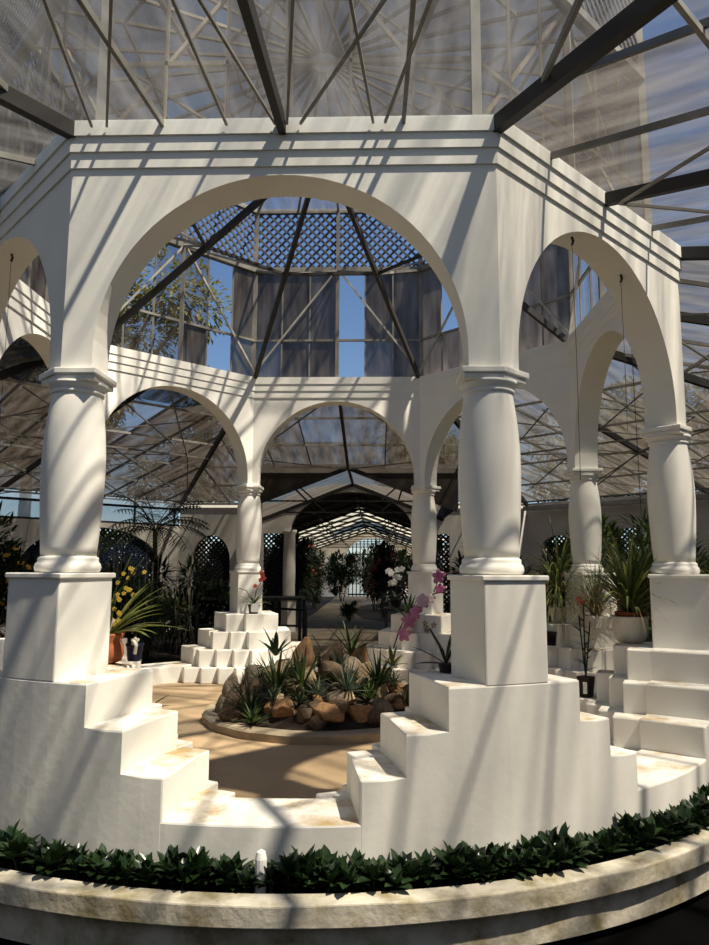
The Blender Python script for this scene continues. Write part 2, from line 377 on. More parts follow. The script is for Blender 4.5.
# ------------------------------------------------------------------ columns
ZC = 2.565
AO, AI, HW, ARISE = 3.055, 2.80, 1.085, 1.185     # wall face apothems, arch half width, rise
TAN = math.tan(PI/8)
def pier_poly(off=0.0):
    """plan of the wall pier over a column, in (radial, tangential) about the pavilion axis, ccw"""
    out = []
    ao, ai = AO+off, AI-off
    ca, sa = math.cos(PI/8), math.sin(PI/8)
    hw = HW-off
    def fac(sg, ap, along):                      # point on the facet at signed side, 'along' from facet centre towards the corner
        n = Vector((ca, sg*sa)); tv = Vector((sa, -sg*ca))   # towards the corner from that facet's centre
        return n*ap+tv*along
    pts = [Vector((ao/ca, 0)), fac(1, ao, hw), fac(1, ai, hw), Vector((ai/ca, 0)), fac(-1, ai, hw), fac(-1, ao, hw)]
    return pts
col_lab = ['large white bulging column on the left pier, nearest the left edge',
           'large white bulging column right of the front arch, between front and right openings',
           'large white bulging column at the right edge with orange flowers at its foot',
           'smaller white bulging column behind the right arch, above the spider plant',
           'far white column right of the back path, behind the pink orchids',
           'far white column left of the back path above the small red orchid',
           'far white column hidden behind the left front column',
           'white column beyond the left edge carrying the left arch']
shaft_prof = [(.152, 0), (.156, .06), (.166, .2), (.174, .36), (.178, .5), (.176, .62), (.168, .74), (.156, .85), (.144, .93), (.137, .985)]
cp = None
for k in range(8):
    a = KA[k]; c = pol(3.165, a)
    if cp is None:
        t = empty('column', (c.x, c.y, ZP), a); cp = t
        mb = MB(); mb.lathe([(.16, 0), (.176, .008), (.182, .03), (.176, .052), (.166, .062), (.166, .075), (.165, .085), (.152, .095)], 40); mb.build('base_moulding', m_white, t, True)
        mb = MB(); mb.lathe([(r, .09+z*.985) for r, z in shaft_prof]+[(.136, 1.065)], 48); mb.build('shaft', m_white, t, True)
        mb = MB(); mb.lathe([(.137, 1.03), (.15, 1.036), (.152, 1.05), (.143, 1.056), (.152, 1.066), (.166, 1.085), (.172, 1.1)], 40); mb.build('neck_moulding', m_white, t, True)
        mb = MB()
        for off, z0, z1 in ((.030, 1.098, 1.13), (.044, 1.13, 1.168)):
            mb.prism([(p.x-3.165, p.y) for p in pier_poly(off)], z0, z1)
        o = mb.build('abacus', m_white, t); weld(o, 1e-5); b = o.modifiers.new('bevel', 'BEVEL'); b.width = .007; b.segments = 2; b.limit_method = 'ANGLE'; b.angle_limit = .5
    else:
        t = copy_tree(cp); t.location = (c.x, c.y, ZP); t.rotation_euler = (0, 0, a)
    tag(t, col_lab[k], 'column', 'columns of the pavilion')

# ------------------------------------------------------------------ arcade
ar = empty('arcade', label='white octagonal plaster arcade of round arches with stepped cornice', cat='arcade')
ZT = 4.09
def arch_z(u):
    st = ARISE-HW; return ZC+max(st, 0)+math.sqrt(max(HW*HW-u*u, 0))*(1 if st >= 0 else ARISE/HW)
so_, si_ = AO*TAN, AI*TAN
for k in range(8):
    th = KA[k]+PI/8; n = pol(1, th); e = Vector((-n.y, n.x, 0))
    def pt(ap, u, z): return n*ap+e*u+Vector((0, 0, z))
    mb = MB(); U = [-HW*math.cos(PI*i/40) for i in range(41)]; top = ZT-.02
    # spandrels
    mb.grid([[pt(AO, u, arch_z(u)) for u in U], [pt(AO, u*so_/HW if False else u, top) for u in U]])
    mb.grid([[pt(AI, u, top) for u in U], [pt(AI, u, arch_z(u)) for u in U]])
    # soffit, with a vertical stilt
    mb.grid([[pt(AI, u, arch_z(u)) for u in U], [pt(AO, u, arch_z(u)) for u in U]])
    for s in (-1, 1):
        j0 = [pt(AO, s*HW, ZC-.002), pt(AI, s*HW, ZC-.002)]; j1 = [pt(AO, s*HW, arch_z(HW)), pt(AI, s*HW, arch_z(HW))]
        mb.face([j0[0], j0[1], j1[1], j1[0]] if s > 0 else [j0[1], j0[0], j1[0], j1[1]])
        for ap, lim, sg in ((AO, so_, 1), (AI, si_, -1)):
            q = [pt(ap, s*HW, ZC-.002), pt(ap, s*lim, ZC-.002), pt(ap, s*lim, top), pt(ap, s*HW, top), pt(ap, s*HW, arch_z(HW))]
            mb.face(q if s*sg > 0 else q[::-1])
        mb.face([pt(AO, s*HW, ZC-.002), pt(AI, s*HW, ZC-.002), pt(AI, s*si_, ZC-.002), pt(AO, s*so_, ZC-.002)])
    mb.face([pt(AO, -so_, top), pt(AO, so_, top), pt(AI, si_, top), pt(AI, -si_, top)])
    o = mb.build('arch_wall', m_white, ar); weld(o)
    # cornice: three fasciae stepping out, outside and (shallower) inside
    mb = MB()
    for z0, z1, po, pi in ((3.80, 3.897, .014, .012), (3.897, 3.993, .028, .022), (3.993, 4.09, .042, .032)):
        a_, b_ = AO+po, AI-pi
        q = [(a_, -a_*TAN), (a_, a_*TAN), (b_, b_*TAN), (b_, -b_*TAN)]
        mb.prism([n*x+e*y for x, y in q], z0, z1)
    mb.build('cornice', m_white, o)

# ------------------------------------------------------------------ roof
def clip_poly(pts, fn):
    out = []
    for i in range(len(pts)):
        p, q = pts[i], pts[(i+1) % len(pts)]; a, b = fn(p), fn(q)
        if a >= 0: out.append(p)
        if (a >= 0) != (b >= 0): t = a/(a-b); out.append((p[0]+(q[0]-p[0])*t, p[1]+(q[1]-p[1])*t))
    return out
K = .165; RA, RB = 3.09, 9.75
ZR = 4.09
ceil = empty('ceiling', kind='structure')
def rz(ap): return ZR-.005-K*(ap-RA)
RR = random.Random(31)
clear_spots = {(5, 4, 1), (5, 6, 1), (0, 5, 2), (2, 7, 1), (2, 3, 2), (4, 9, 0), (4, 10, 1)}
for k in range(8):
    th = KA[k]+PI/8; n = pol(1, th); e = Vector((-n.y, n.x, 0))
    P3 = lambda u, v, dz=0: n*v+e*u+Vector((0, 0, rz(v)+dz))
    mb = MB(); bars = MB(); pb = MB()
    cw = .72; nu = 12; vs = [RA, 4.72 if k == 0 else 4.3, 5.6, 6.9, 8.2, RB]
    for i in range(-nu//2-1, nu//2+1):
        for j in range(len(vs)-1):
            q = [(i*cw, vs[j]), ((i+1)*cw, vs[j]), ((i+1)*cw, vs[j+1]), (i*cw, vs[j+1])]
            q = clip_poly(q, lambda p: p[1]*TAN-p[0]); q = clip_poly(q, lambda p: p[1]*TAN+p[0]) if len(q) > 2 else q
            if len(q) < 3: continue
            if k == 4 and vs[j] > 6.5 and -2.2 <= i*cw < 2.1: continue     # opening into the gabled passage
            clear = (k, i+nu//2+1, j) in clear_spots or RR.random() < .03
            c = (RR.random(), (.55 if k in (0, 1, 7) else .3) if clear else 0, 0)
            mb.face([P3(u, v) for u, v in q][::-1], uv=[(u+k*7.3, v) for u, v in q][::-1], pc=c)
    gp = mb.build('glass_panel', m_net if k in (0, 7) else m_net2 if k == 1 else m_pane2 if k in (2, 3) else m_pane, ceil)
    for i in range(-nu//2, nu//2+1):
        u = i*cw; v0 = max(RA, abs(u)/TAN)
        v1 = 6.9 if (k == 4 and abs(u) < 2.1) else RB
        if v1-v0 > .2: bars.bar(P3(u, v0, -.02), P3(u, v1, -.02), .022, .04)
    bars.build('glazing_bar', m_steel, gp)['kind'] = 'stuff'
    pl = MB()
    for v in vs[1:]:
        if k == 4 and v > 6.95:
            for s in (-1, 1): pl.bar(P3(s*2.16, v, -.06), P3(s*v*TAN, v, -.06), .035, .05)
        else: pl.bar(P3(-v*TAN, v, -.06), P3(v*TAN, v, -.06), .024, .035)
    pl.build('purlin', m_steell, ceil)
    # light bracing under the glass: a fan of struts and hangers
    br = MB()
    for (u0, v0, u1, v1) in ((0, RA+.1, 1.75, 5.6), (0, RA+.1, -1.75, 5.6), (0, 6.9, 1.75, 5.6), (0, 6.9, -1.75, 5.6), (-1.75, 5.6, -3.3, 8.2), (1.75, 5.6, 3.3, 8.2), (0, 6.9, 1.6, 8.2), (0, 6.9, -1.6, 8.2)):
        if k == 4 and v1 > 6: continue
        if k == 0 and v0 < 4: continue
        br.bar(P3(u0, v0, -.10), P3(u1, v1, -.30), .018)
    for s in (-1, 1): br.bar(P3(s*1.75, 5.6, -.30), P3(s*1.75, 5.6, -.05), .03)
    if k != 4: br.bar(P3(-3.2, 8.2, -.42), P3(3.2, 8.2, -.42), .03); br.bar(P3(-2.2, 5.6, -.32), P3(2.2, 5.6, -.32), .026)
    if k == 0:
        for ua, ub in ((.11, .59), (.61, .79), (.54, .45), (-.33, -.31), (-.04, -.19), (-1.05, -.59), (-1.14, -.87), (.03, .20)):
            br.bar(P3(ua, RA+.02, -.04), P3(ub+(ub-ua)*.9, 5.3, -.06), .015)
    if k in (2, 3, 5, 6):
        for j in range(1, len(vs)-1):
            for q in range(-4, 5):
                for sg in (-1, 1):
                    ua, ub = q*1.44, q*1.44+sg*1.44
                    if abs(ua) < vs[j]*TAN and abs(ub) < vs[j+1]*TAN: br.bar(P3(ua, vs[j], -.12), P3(ub, vs[j+1], -.12), .016)
    br.build('roof_brace', m_steel, ceil)
    rb = MB(); a = KA[k]; ca = math.cos(PI/8)
    rb.bar(pol(RA/ca-.02, a, rz(RA)-.045), pol(RB/ca, a, rz(RB)-.06), .06, .10); rb.build('hip_rafter', m_steeld, ceil)
    rb = MB(); vend = 6.9 if k == 4 else RB
    rb.bar(P3(0, RA-.02, -.05), P3(0, vend, -.06), .045, .09); rb.build('mid_rafter', m_steeld, ceil)

# ------------------------------------------------------------------ glazed lantern over the pavilion
lt = empty('lantern_tower', label='octagonal glazed lantern with lattice band rising above the white arcade', cat='lantern')
AD = 2.86; ZL0, ZL1, ZAP = 5.69, 6.59, 6.84
def lattice_mb(mb, P, u0, u1, z0, z1, sp=.125, wd=.03):
    """two layers of crossed slats clipped to a rectangle; P maps (u, z, depth) to space"""
    for sg, dd in ((1, .006), (-1, -.006)):
        c = (u0+z0 if sg > 0 else u0-z1)
        lo, hi = (u0+z0, u1+z1) if sg > 0 else (u0-z1, u1-z0)
        q = lo+sp*.6
        while q < hi:
            # line u + sg*z = q
            pts = []
            for z in (z0, z1):
                u = q-sg*z
                if u0 <= u <= u1: pts.append((u, z))
            for u in (u0, u1):
                z = (q-u)*sg
                if z0 < z < z1: pts.append((u, z))
            if len(pts) >= 2:
                (ua, za), (ub, zb) = pts[0], pts[1]
                L = math.hypot(ub-ua, zb-za)
                if L > .04:
                    du, dz = (ub-ua)/L, (zb-za)/L; nx, nz = -dz*wd/2, du*wd/2
                    pr = []
                    for d in (dd-.005, dd+.005):
                        pr += [P(ua-nx, za-nz, d), P(ub-nx, zb-nz, d), P(ub+nx, zb+nz, d), P(ua+nx, za+nz, d)]
                    mb.hexa(pr)
            q += sp
for k in range(8):
    th = KA[k]+PI/8; n = pol(1, th); e = Vector((-n.y, n.x, 0)); h = AD*TAN
    P = lambda u, z, d=0: n*(AD+d)+e*u+Vector((0, 0, z))
    mb = MB(); zs = [ZT, 4.64, ZL0]; nc = 6; cw = 2*h/nc
    for i in range(nc):
        for j in range(2):
            q = [(-h+i*cw, zs[j]), (-h+(i+1)*cw, zs[j]), (-h+(i+1)*cw, zs[j+1]), (-h+i*cw, zs[j+1])]
            clear = (k == 4 and i == 2) or (k == 5 and (i, j) in ((1, 1), (4, 1), (1, 0))) or (k == 3 and (i, j) == (3, 0)) or (k == 3 and (i, j) == (4, 1))or (k == 0 and i == 1)
            mb.face([P(u, z) for u, z in q], uv=[(u+k*5.1+i*3.3, z) for u, z in q], pc=(RR.random(), 1.0 if clear else .55 if k == 5 and (i, j) in ((3, 0), (4, 0), (2, 1), (5, 0), (3, 1)) else 0, 0))
    gp = mb.build('drum_glass', m_drum if k in (3, 4, 5, 6) else m_drumf, lt)
    bars = MB()
    for i in range(1, nc): bars.bar(P(-h+i*cw, ZT, -.015), P(-h+i*cw, ZL0, -.015), .02)
    bars.bar(P(-h, 4.64, -.02), P(h, 4.64, -.02), .03)
    bars.build('glazing_bar', m_steel, gp)
    mb = MB(); lattice_mb(mb, P, -h+.03, h-.03, ZL0+.05, ZL1-.02); mb.build('lattice_panel', m_lat, lt)
    mb = MB(); mb.bar(P(-h, ZL0, 0), P(h, ZL0, 0), .09, .07); mb.bar(P(-h, ZL1, 0), P(h, ZL1, 0), .06, .06); mb.build('lattice_rail', m_steel, lt)
    mb = MB(); mb.bar(P(-h, ZT, 0), P(-h, ZL1, 0), .06); mb.build('corner_post', m_steel, lt)
    mb = MB(); mb.bar(P(0, ZT, -.03), P(0, ZL1, -.03), .05); mb.build('mid_post', m_steel, lt)
    # crossed struts against the glass
    mb = MB(); mb.bar(P(0, ZL0, -.05), P(-h, ZT+.05, -.05), .025); mb.bar(P(0, ZL0, -.05), P(h, ZT+.05, -.05), .025); mb.build('strut', m_steell, lt)
    # top roof
    mb = MB(); c = Vector((0, 0, ZAP)); nr = 3; nc2 = 4; gl = MB()
    for j in range(nr):
        t0, t1 = 1-j/nr, 1-(j+1)/nr
        for i in range(nc2):
            q = []
            for (tt, uu) in ((t0, -h+2*h*i/nc2), (t0, -h+2*h*(i+1)/nc2), (t1, -h+2*h*(i+1)/nc2), (t1, -h+2*h*i/nc2)): q.append((tt, uu))
            w3 = lambda tt, uu: c+(P(uu, ZL1)-c)*max(tt, .01)
            cl = RR.random() < .08
            mb.face([w3(*x) for x in q][::-1], uv=[(uu*tt+k*4.4, tt*AD) for tt, uu in q][::-1], pc=(RR.random(), .9 if cl else 0, 0))
    gp = mb.build('top_glass', m_drumf, lt)
    for i in range(nc2): gl.bar(c+(P(-h+2*h*i/nc2, ZL1, 0)-c)*.05-Vector((0, 0, .02)), P(-h+2*h*i/nc2, ZL1)-Vector((0, 0, .02)), .03)
    for tt in (.33, .66): gl.bar(c+(P(-h, ZL1)-c)*tt-Vector((0, 0, .03)), c+(P(h, ZL1)-c)*tt-Vector((0, 0, .03)), .025)
    gl.build('glazing_bar', m_steel, gp)
    # dark inner rafters rising to one apex, with a ring between them
    a = KA[k]; mb = MB(); mb.bar(pol(2.98, a, 4.09), Vector((0, 0, 5.85)), .045, .07); mb.build('inner_rafter', m_steeld, lt)
    a2 = KA[(k+1) % 8]; mb = MB(); mb.bar(pol(1.47, a, 5.0), pol(1.47, a2, 5.0), .03); mb.build('ring_purlin', m_steeld, lt)
    mb = MB(); mb.bar(pol(1.47, a, 5.0), P(-h, ZL0, 0), .03); mb.bar(pol(1.47, a, 5.0), P(h*.0, ZL0, 0), .022); mb.bar(pol(1.47, a2, 5.0), P(0, ZL0, 0), .022); mb.build('tie', m_steel, lt)
mb = MB(); mb.lathe([(.02, 5.72), (.12, 5.75), (.12, 5.9), (.02, 5.93)], 16); mb.build('hub', m_steeld, lt)

# ------------------------------------------------------------------ outer walls with arches
def strip_wall(P, x0, x1, ztop, openings, zb=0, th=.22, hump=None):
    """wall built in narrow strips; openings = (centre, half width, sill, spring, top); P maps (x, z, depth)"""
    mb = MB(); X = {x0, x1}
    for (c, hw, zs, sp, tp) in openings:
        for i in range(25): X.add(c-hw*math.cos(PI*i/24))
    if hump:
        for i in range(25): X.add(hump[0]-hump[1]*math.cos(PI*i/24))
    X = sorted(x for x in X if x0 <= x <= x1)
    def tops(x):
        if hump and abs(x-hump[0]) < hump[1]: return max(ztop, hump[2]+(hump[3]-hump[2])*math.sqrt(max(0, 1-((x-hump[0])/hump[1])**2)))
        return ztop
    def box4(xa, xb, za0, za1, zb0, zb1):
        if za1-za0 < 1e-4 and zb1-zb0 < 1e-4: return
        mb.hexa([P(xa, za0, 0), P(xb, zb0, 0), P(xb, zb0, th), P(xa, za0, th), P(xa, za1, 0), P(xb, zb1, 0), P(xb, zb1, th), P(xa, za1, th)])
    for xa, xb in zip(X[:-1], X[1:]):
        if xb-xa < 1e-5: continue
        xm = (xa+xb)/2; op = None
        for o in openings:
            if abs(xm-o[0]) < o[1]: op = o
        if not op: box4(xa, xb, zb, tops(xa), zb, tops(xb))
        else:
            c, hw, zs, sp, tp = op
            az = lambda x: sp+(tp-sp)*math.sqrt(max(0, 1-((x-c)/hw)**2))
            if zs > zb: box4(xa, xb, zb, zs, zb, zs)
            box4(xa, xb, az(xa), tops(xa), az(xb), tops(xb))
    return mb
H9 = 9.8*TAN
def frame(th, ap=9.8):
    n = pol(1, th); e = Vector((n.y, -n.x, 0))      # e runs left to right seen from inside
    return lambda x, z, d=0: n*(ap+d)+e*x+Vector((0, 0, z))
walls = [('wall_back', PI/2, 2.96, [(-3.3, .44, .7, 1.6, 2.2), (-.02, 1.43, 0, 2.3, 3.23), (-1.83, .26, .05, 2.24, 2.25), (1.95, .3, .05, 2.24, 2.25), (3.1, .5, .7, 1.6, 2.2)], (-.02, 2.0, 2.5, 3.42)),
         ('wall_back_left', PI*.75, 2.40, [(2.05, 1.55, .7, 1.45, 2.30), (-1.6, 1.4, .7, 1.45, 2.30)], None),
         ('wall_back_right', PI*.25, 2.96, [(-3.3, .42, .9, 1.9, 2.2), (-1.65, .25, .9, 2.28, 2.3), (-.9, .25, .9, 2.28, 2.3), (1.3, .5, .9, 1.9, 2.3)], None),
         ('wall_left', PI, 2.96, [(2.6, 1.0, .7, 1.45, 2.2), (-1.6, 1.4, .7, 1.45, 2.2)], None),
         ('wall_right', 0, 2.96, [(-2.2, .6, .9, 1.9, 2.3), (1.3, .5, .9, 1.9, 2.3)], None)]
walls += [('wall_front', -PI/2, 2.96, [], None), ('wall_front_left', -PI*.75, 2.96, [], None), ('wall_front_right', -PI*.25, 2.96, [], None)]
wi = 0
for nm, th, zt, ops, hump in walls:
    P = frame(th); o = strip_wall(P, -H9, H9, zt, ops, -.1, .22, hump).build(nm, m_outer); weld(o); o['kind'] = 'structure'
    for (c, hw, zs, sp, tp) in ops:
        if hw == 1.43: continue
        wi += 1
        mb = MB(); lattice_mb(mb, lambda u, z, d: P(u, z, .11+d), c-hw, c+hw, zs, min(tp, tp), .115, .042)
        mb.bar(P(c-hw, zs+.03, .11), P(c+hw, zs+.03, .11), .05)
        o = mb.build('window_%d' % wi, m_latblue if nm == 'wall_back_left' else m_latb); o['kind'] = 'structure'
# milky sheet above the back left wall
P = frame(PI*.75); mb = MB()
mb.face([P(x, z, .1) for x, z in ((-H9, 2.4), (H9, 2.4), (H9, 2.97), (-H9, 2.97))][::-1], uv=[(0, 0), (4, 0), (4, 1), (0, 1)], pc=(.5, 0, 0))
gl = mb.build('window_20', m_milky); gl['kind'] = 'structure'
mb = MB()
for x in [-H9+i*1.0 for i in range(9)]: mb.bar(P(x, 2.4, .06), P(x, 2.97, .06), .04)
mb.bar(P(-H9, 2.42, .05), P(H9, 2.42, .05), .05); mb.bar(P(-H9, 2.80, .05), P(H9, 2.80, .05), .05)
mb.build('trim_1', m_steeld)['kind'] = 'structure'
for i, th in enumerate((PI/4, 0, PI)):           # pale eaves gutters
    P = frame(th); mb = MB(); mb.bar(P(-H9, 2.83, -.12), P(H9, 2.83, -.12), .14, .10); mb.build('trim_%d' % (i+2), m_steell)['kind'] = 'structure'
# column of the passage arch
ac = empty('passage_column', (-1.46, 9.72, .0), 0, 'slim grey white column carrying the far passage arch, beside the lattice door', 'column')
mb = MB(); mb.lathe([(.17, 0), (.17, .68), (.19, .70), (.19, .76)], 4); mb.build('plinth', m_outer, ac)
mb = MB(); mb.lathe([(.15, .75), (.14, .85), (.145, 1.4), (.13, 2.2), (.16, 2.25), (.17, 2.32)], 24); mb.build('shaft', m_outer, ac, True)
# gabled passage roof
def gable(y0, y1, m, nm, zr=3.46, ze=2.62, hw=2.05, ribs=1.2, lab=None):
    t = empty(nm, kind='structure')
    mb = MB(); ny = int((y1-y0)/1.0)
    for s in (-1, 1):
        for j in range(ny):
            ya, yb = y0+(y1-y0)*j/ny, y0+(y1-y0)*(j+1)/ny
            q = [(0, ya, zr), (s*hw, ya, ze), (s*hw, yb, ze), (0, yb, zr)]
            mb.face(q if s > 0 else q[::-1], uv=[(ya, 0), (ya, 2), (yb, 2), (yb, 0)] if s > 0 else [(yb, 0), (yb, 2), (ya, 2), (ya, 0)], pc=(RR.random(), 0, 0))
    mb.build('sheet', m, t)
    mb = MB(); y = y0
    while y <= y1+.01:
        for s in (-1, 1):
            mb.bar((0, y, zr-.05), (s*hw, y, ze-.05), .05, .08)
            mb.bar((s*hw*.45, y, zr-.05-(zr-ze)*.45), (s*hw*.3, y, ze+.12), .03)
        mb.bar((-hw*.75, y, ze+.12), (hw*.75, y, ze+.12), .03); y += (y1-y0)/max(1, round((y1-y0)/2.2))
    mb.bar((0, y0, zr-.03), (0, y1, zr-.03), .05, .07)
    for s in (-1, 1): mb.bar((s*hw*.5, y0, (zr+ze)/2-.03), (s*hw*.5, y1, (zr+ze)/2-.03), .03)
    mb.build('frame', m_steeld, t)
    return t
gt = gable(6.95, 9.8, m_pane, 'ceiling_passage', 3.44, 2.62, 2.12)
mb = MB()
for s in (-1, 1):
    mb.face([(s*2.12, 6.95, 2.6), (s*2.12, 9.8, 2.6), (s*2.12, 9.8, rz(9.75)+.02), (s*2.12, 6.95, rz(6.95)+.02)])
for s in (-1, 1):
    mb.face([(0, 6.95, 3.42), (s*2.14, 6.95, 2.6), (s*2.14, 6.95, rz(6.95)+.02), (0, 6.95, rz(6.95)+.02)])
mb.build('side_board', m_darkroof, gt)
gable(10.0, 16.6, m_darkroof, 'ceiling_passage', 3.44, 2.55, 2.4)
gable(16.6, 31.6, m_cover, 'ceiling_passage', 3.44, 2.45, 2.9)
Pf = lambda x, z, d=0: Vector((x, 31.6+d, z))
o = strip_wall(Pf, -4.5, 4.5, 2.6, [(.28, 1.28, 0, 2.2, 3.05)], -.1, .2, (.28, 2.6, 2.3, 3.5)).build('wall_passage_end', m_outer); o['kind'] = 'structure'
gt = empty('garden_gate', (.28, 31.65, 0), 0, 'dark arched gate at the far end of the passage', 'gate')
mb = MB(); Q = lambda u, z, d=0: Vector((u, d, z))
for i in range(-6, 7): mb.bar(Q(i*.2, 0), Q(i*.2, 2.2+.8*math.sqrt(max(0, 1-(i*.2/1.26)**2))), .05)
mb.build('bars', m_iron, gt); mb = MB()
for z in (.1, 1.1, 2.2): mb.bar(Q(-1.26, z), Q(1.26, z), .08)
mb.build('rails', m_iron, gt)

# ------------------------------------------------------------------ railing, table
rl = empty('iron_railing', (-1.3, 5.0, 0), 0, 'black iron railing and shelf left of the back path', 'railing')
mb = MB(); mb.box((-.25, .35, .93), (1.75, .75, .05)); mb.build('shelf_top', m_iron, rl)
for x, y in ((-1.1, 0), (.6, 0), (.6, .7), (-1.1, .7), (.2, 0)):
    mb = MB(); mb.bar((x, y, 0), (x, y, .92), .05); mb.build('post', m_iron, rl)
mb = MB(); mb.bar((-1.1, 0, .5), (.6, 0, .5), .035); mb.bar((.2, 0, .78), (.75, -.5, .78), .035); mb.bar((.75, -.5, 0), (.75, -.5, .8), .04); mb.build('rail', m_iron, rl)
tb = empty('side_table', (1.05, 4.35, 0), 0, 'small black metal table behind the pink orchids right of the path', 'table')
mb = MB(); mb.box((0, 0, .82), (.75, .5, .04)); mb.build('table_top', m_iron, tb)
for x in (-.34, .34):
    for y in (-.21, .21): mb = MB(); mb.bar((x, y, 0), (x, y, .81), .04); mb.build('leg', m_iron, tb)

# ------------------------------------------------------------------ rock bed
BC = Vector((.04, .22, 0))
kb = MB(); rows = []
for i in range(96):
    a = 2*PI*i/96; wv = .008*math.sin(a*17)
    rows.append([BC+pol(r+wv, a, z) for r, z in ((.98, 0), (1.14, 0), (1.15, .065), (1.135, .08), (.99, .08), (.975, .065))])
kb.grid(rows, close_u=True, close_v=True)
tag(kb.build('round_kerb', m_kerb, smooth=False), 'round low concrete kerb around the rock bed on the floor', 'kerb')
mb = MB(); pr = [(1.0, 0), (1.0, .05), (.82, .17), (.55, .30), (.3, .38), (.01, .41)]
mb.lathe(pr, 40, BC); o = mb.build('soil_mound', m_bedsoil, smooth=True); tag(o, 'mound of dark soil under the rocks inside the round kerb', 'soil', kind='stuff')
def mound(x, y):
    r = math.hypot(x-BC.x, y-BC.y)
    for (ra, za), (rb, zb) in zip(pr[1:-1], pr[2:]):
        if rb <= r <= ra: return za+(zb-za)*(ra-r)/(ra-rb)
    return .41 if r < .02 else .03
def rock_mesh(seed, pointy=0):
    rr = random.Random(seed); bm = bmesh.new(); bmesh.ops.create_icosphere(bm, subdivisions=4, radius=1)
    planes = [(Vector((rr.gauss(0, 1), rr.gauss(0, 1), rr.gauss(0, .8))).normalized(), rr.uniform(.42, .78)) for _ in range(16)]
    off = Vector((seed*3.1, seed*1.7, 0))
    for v in bm.verts:
        for n, d in planes:
            s = v.co.dot(n)
            if s > d: v.co -= n*(s-d)*.9
        v.co *= 1+.10*noise.noise(v.co*1.7+off)+.035*noise.noise(v.co*6+off)
        if pointy: v.co.x *= 1-.38*max(0, v.co.z); v.co.y *= 1-.38*max(0, v.co.z)
    me = bpy.data.meshes.new('rock'); bm.to_mesh(me); bm.free()
    me.polygons.foreach_set('use_smooth', [True]*len(me.polygons))
    return me
# x, y, half sizes (x, y, z), material, pointed, tilt, label
RK = [(-.86, .30, .10, .10, .30, 1, 1, .1, 'dark pointed upright rock at the left of the bed'),
      (-.66, .45, .17, .14, .24, 1, 0, .1, 'grey-brown upright rock beside the dark pointed one'),
      (-.14, .12, .135, .12, .40, 0, 0, -.08, 'tall upright orange-brown rock in the middle of the bed'),
      (-.42, .25, .19, .14, .25, 2, 0, .2, 'broad tan rock left of the tall upright rock'),
      (-.36, .55, .16, .14, .26, 3, 0, 0, 'dark brown rock behind the broad tan rock'),
      (.36, .45, .17, .14, .38, 0, 0, .1, 'tall brown rock right of the tall upright rock'),
      (.12, .35, .13, .12, .34, 3, 0, .2, 'dark rock between the two tallest rocks'),
      (.18, -.05, .24, .13, .22, 3, 0, .35, 'slanting dark brown slab in the middle of the bed'),
      (.46, .22, .17, .14, .26, 2, 0, -.3, 'tan rock leaning right of the middle'),
      (.60, .32, .16, .12, .20, 2, 0, .2, 'tan flat rock at the right back of the bed'),
      (-.76, -.12, .16, .14, .15, 3, 0, 0, 'brown rock at the left front of the bed'),
      (-.62, -.22, .10, .09, .14, 2, 0, .3, 'pale pinkish tan rock at the left front'),
      (-.90, -.02, .10, .10, .13, 1, 0, 0, 'grey rock at the left rim'),
      (-.72, -.40, .15, .12, .12, 3, 0, .1, 'dark mossy brown rock near the left kerb'),
      (-.24, -.55, .15, .12, .17, 0, 0, .1, 'upright brown rock standing in the front row'),
      (-.07, -.63, .09, .08, .09, 3, 0, 0, 'small dark brown rock in the front row'),
      (.15, -.64, .17, .11, .115, 0, 0, .1, 'broad orange rock lying in the front row'),
      (.42, -.56, .14, .10, .12, 0, 0, 0, 'blocky brown rock right of the broad orange rock'),
      (.60, -.42, .13, .11, .12, 1, 0, .2, 'grey-brown rock near the right kerb'),
      (.74, -.16, .11, .10, .13, 3, 0, 0, 'dark brown rock on the right slope'),
      (.86, .08, .17, .13, .19, 3, 0, -.4, 'large brown slab leaning at the right rim'),
      (.72, .28, .12, .11, .17, 0, 0, 0, 'orange-brown rock at the right back'),
      (.50, -.02, .12, .10, .14, 1, 0, 0, None), (.30, .18, .12, .12, .2, 1, 0, .3, None), (.60, -.1, .1, .09, .13, 2, 0, .3, None),
      (-.50, .02, .12, .11, .13, 3, 0, 0, None), (-.22, .70, .14, .12, .2, 1, 0, 0, None), (.1, .75, .15, .12, .2, 2, 0, .2, None),
      (.45, .75, .13, .12, .16, 3, 0, 0, None), (-.6, .75, .14, .12, .14, 3, 0, 0, None), (-.85, .55, .1, .1, .12, 2, 0, 0, None), (.85, .42, .1, .1, .12, 1, 0, 0, None)]
rk = random.Random(77)
for i in range(46):
    a = rk.uniform(0, 2*PI); q = math.sqrt(rk.uniform(.05, .88))*.98; sz = rk.uniform(.07, .13)
    RK.append((BC.x+q*math.cos(a), BC.y+q*math.sin(a), sz*rk.uniform(.8, 1.1), sz*rk.uniform(.8, 1.0), sz*rk.uniform(.8, 1.15), rk.choice((0, 1, 2, 3, 3)), 0, rk.uniform(-.4, .4), None))
for i, (x, y, sx, sy, sz, mi, pt_, tilt, lab) in enumerate(RK):
    me = rock_mesh(i+1, pt_); me.materials.append(m_rocks[mi])
    o = bpy.data.objects.new('rock', me); col.objects.link(o)
    sz *= .66 if sz > .13 else .85
    o.location = (x, y, mound(x, y)+sz*.45); o.scale = (sx*1.2, sy*1.2, sz*1.1); o.rotation_euler = (0, tilt, R.uniform(-.5, .5))
    tag(o, lab or ('small orange-brown', 'small grey-brown', 'small tan', 'small dark brown')[mi]+' rock wedged among the others inside the round bed', 'rock', 'rocks of the round bed')

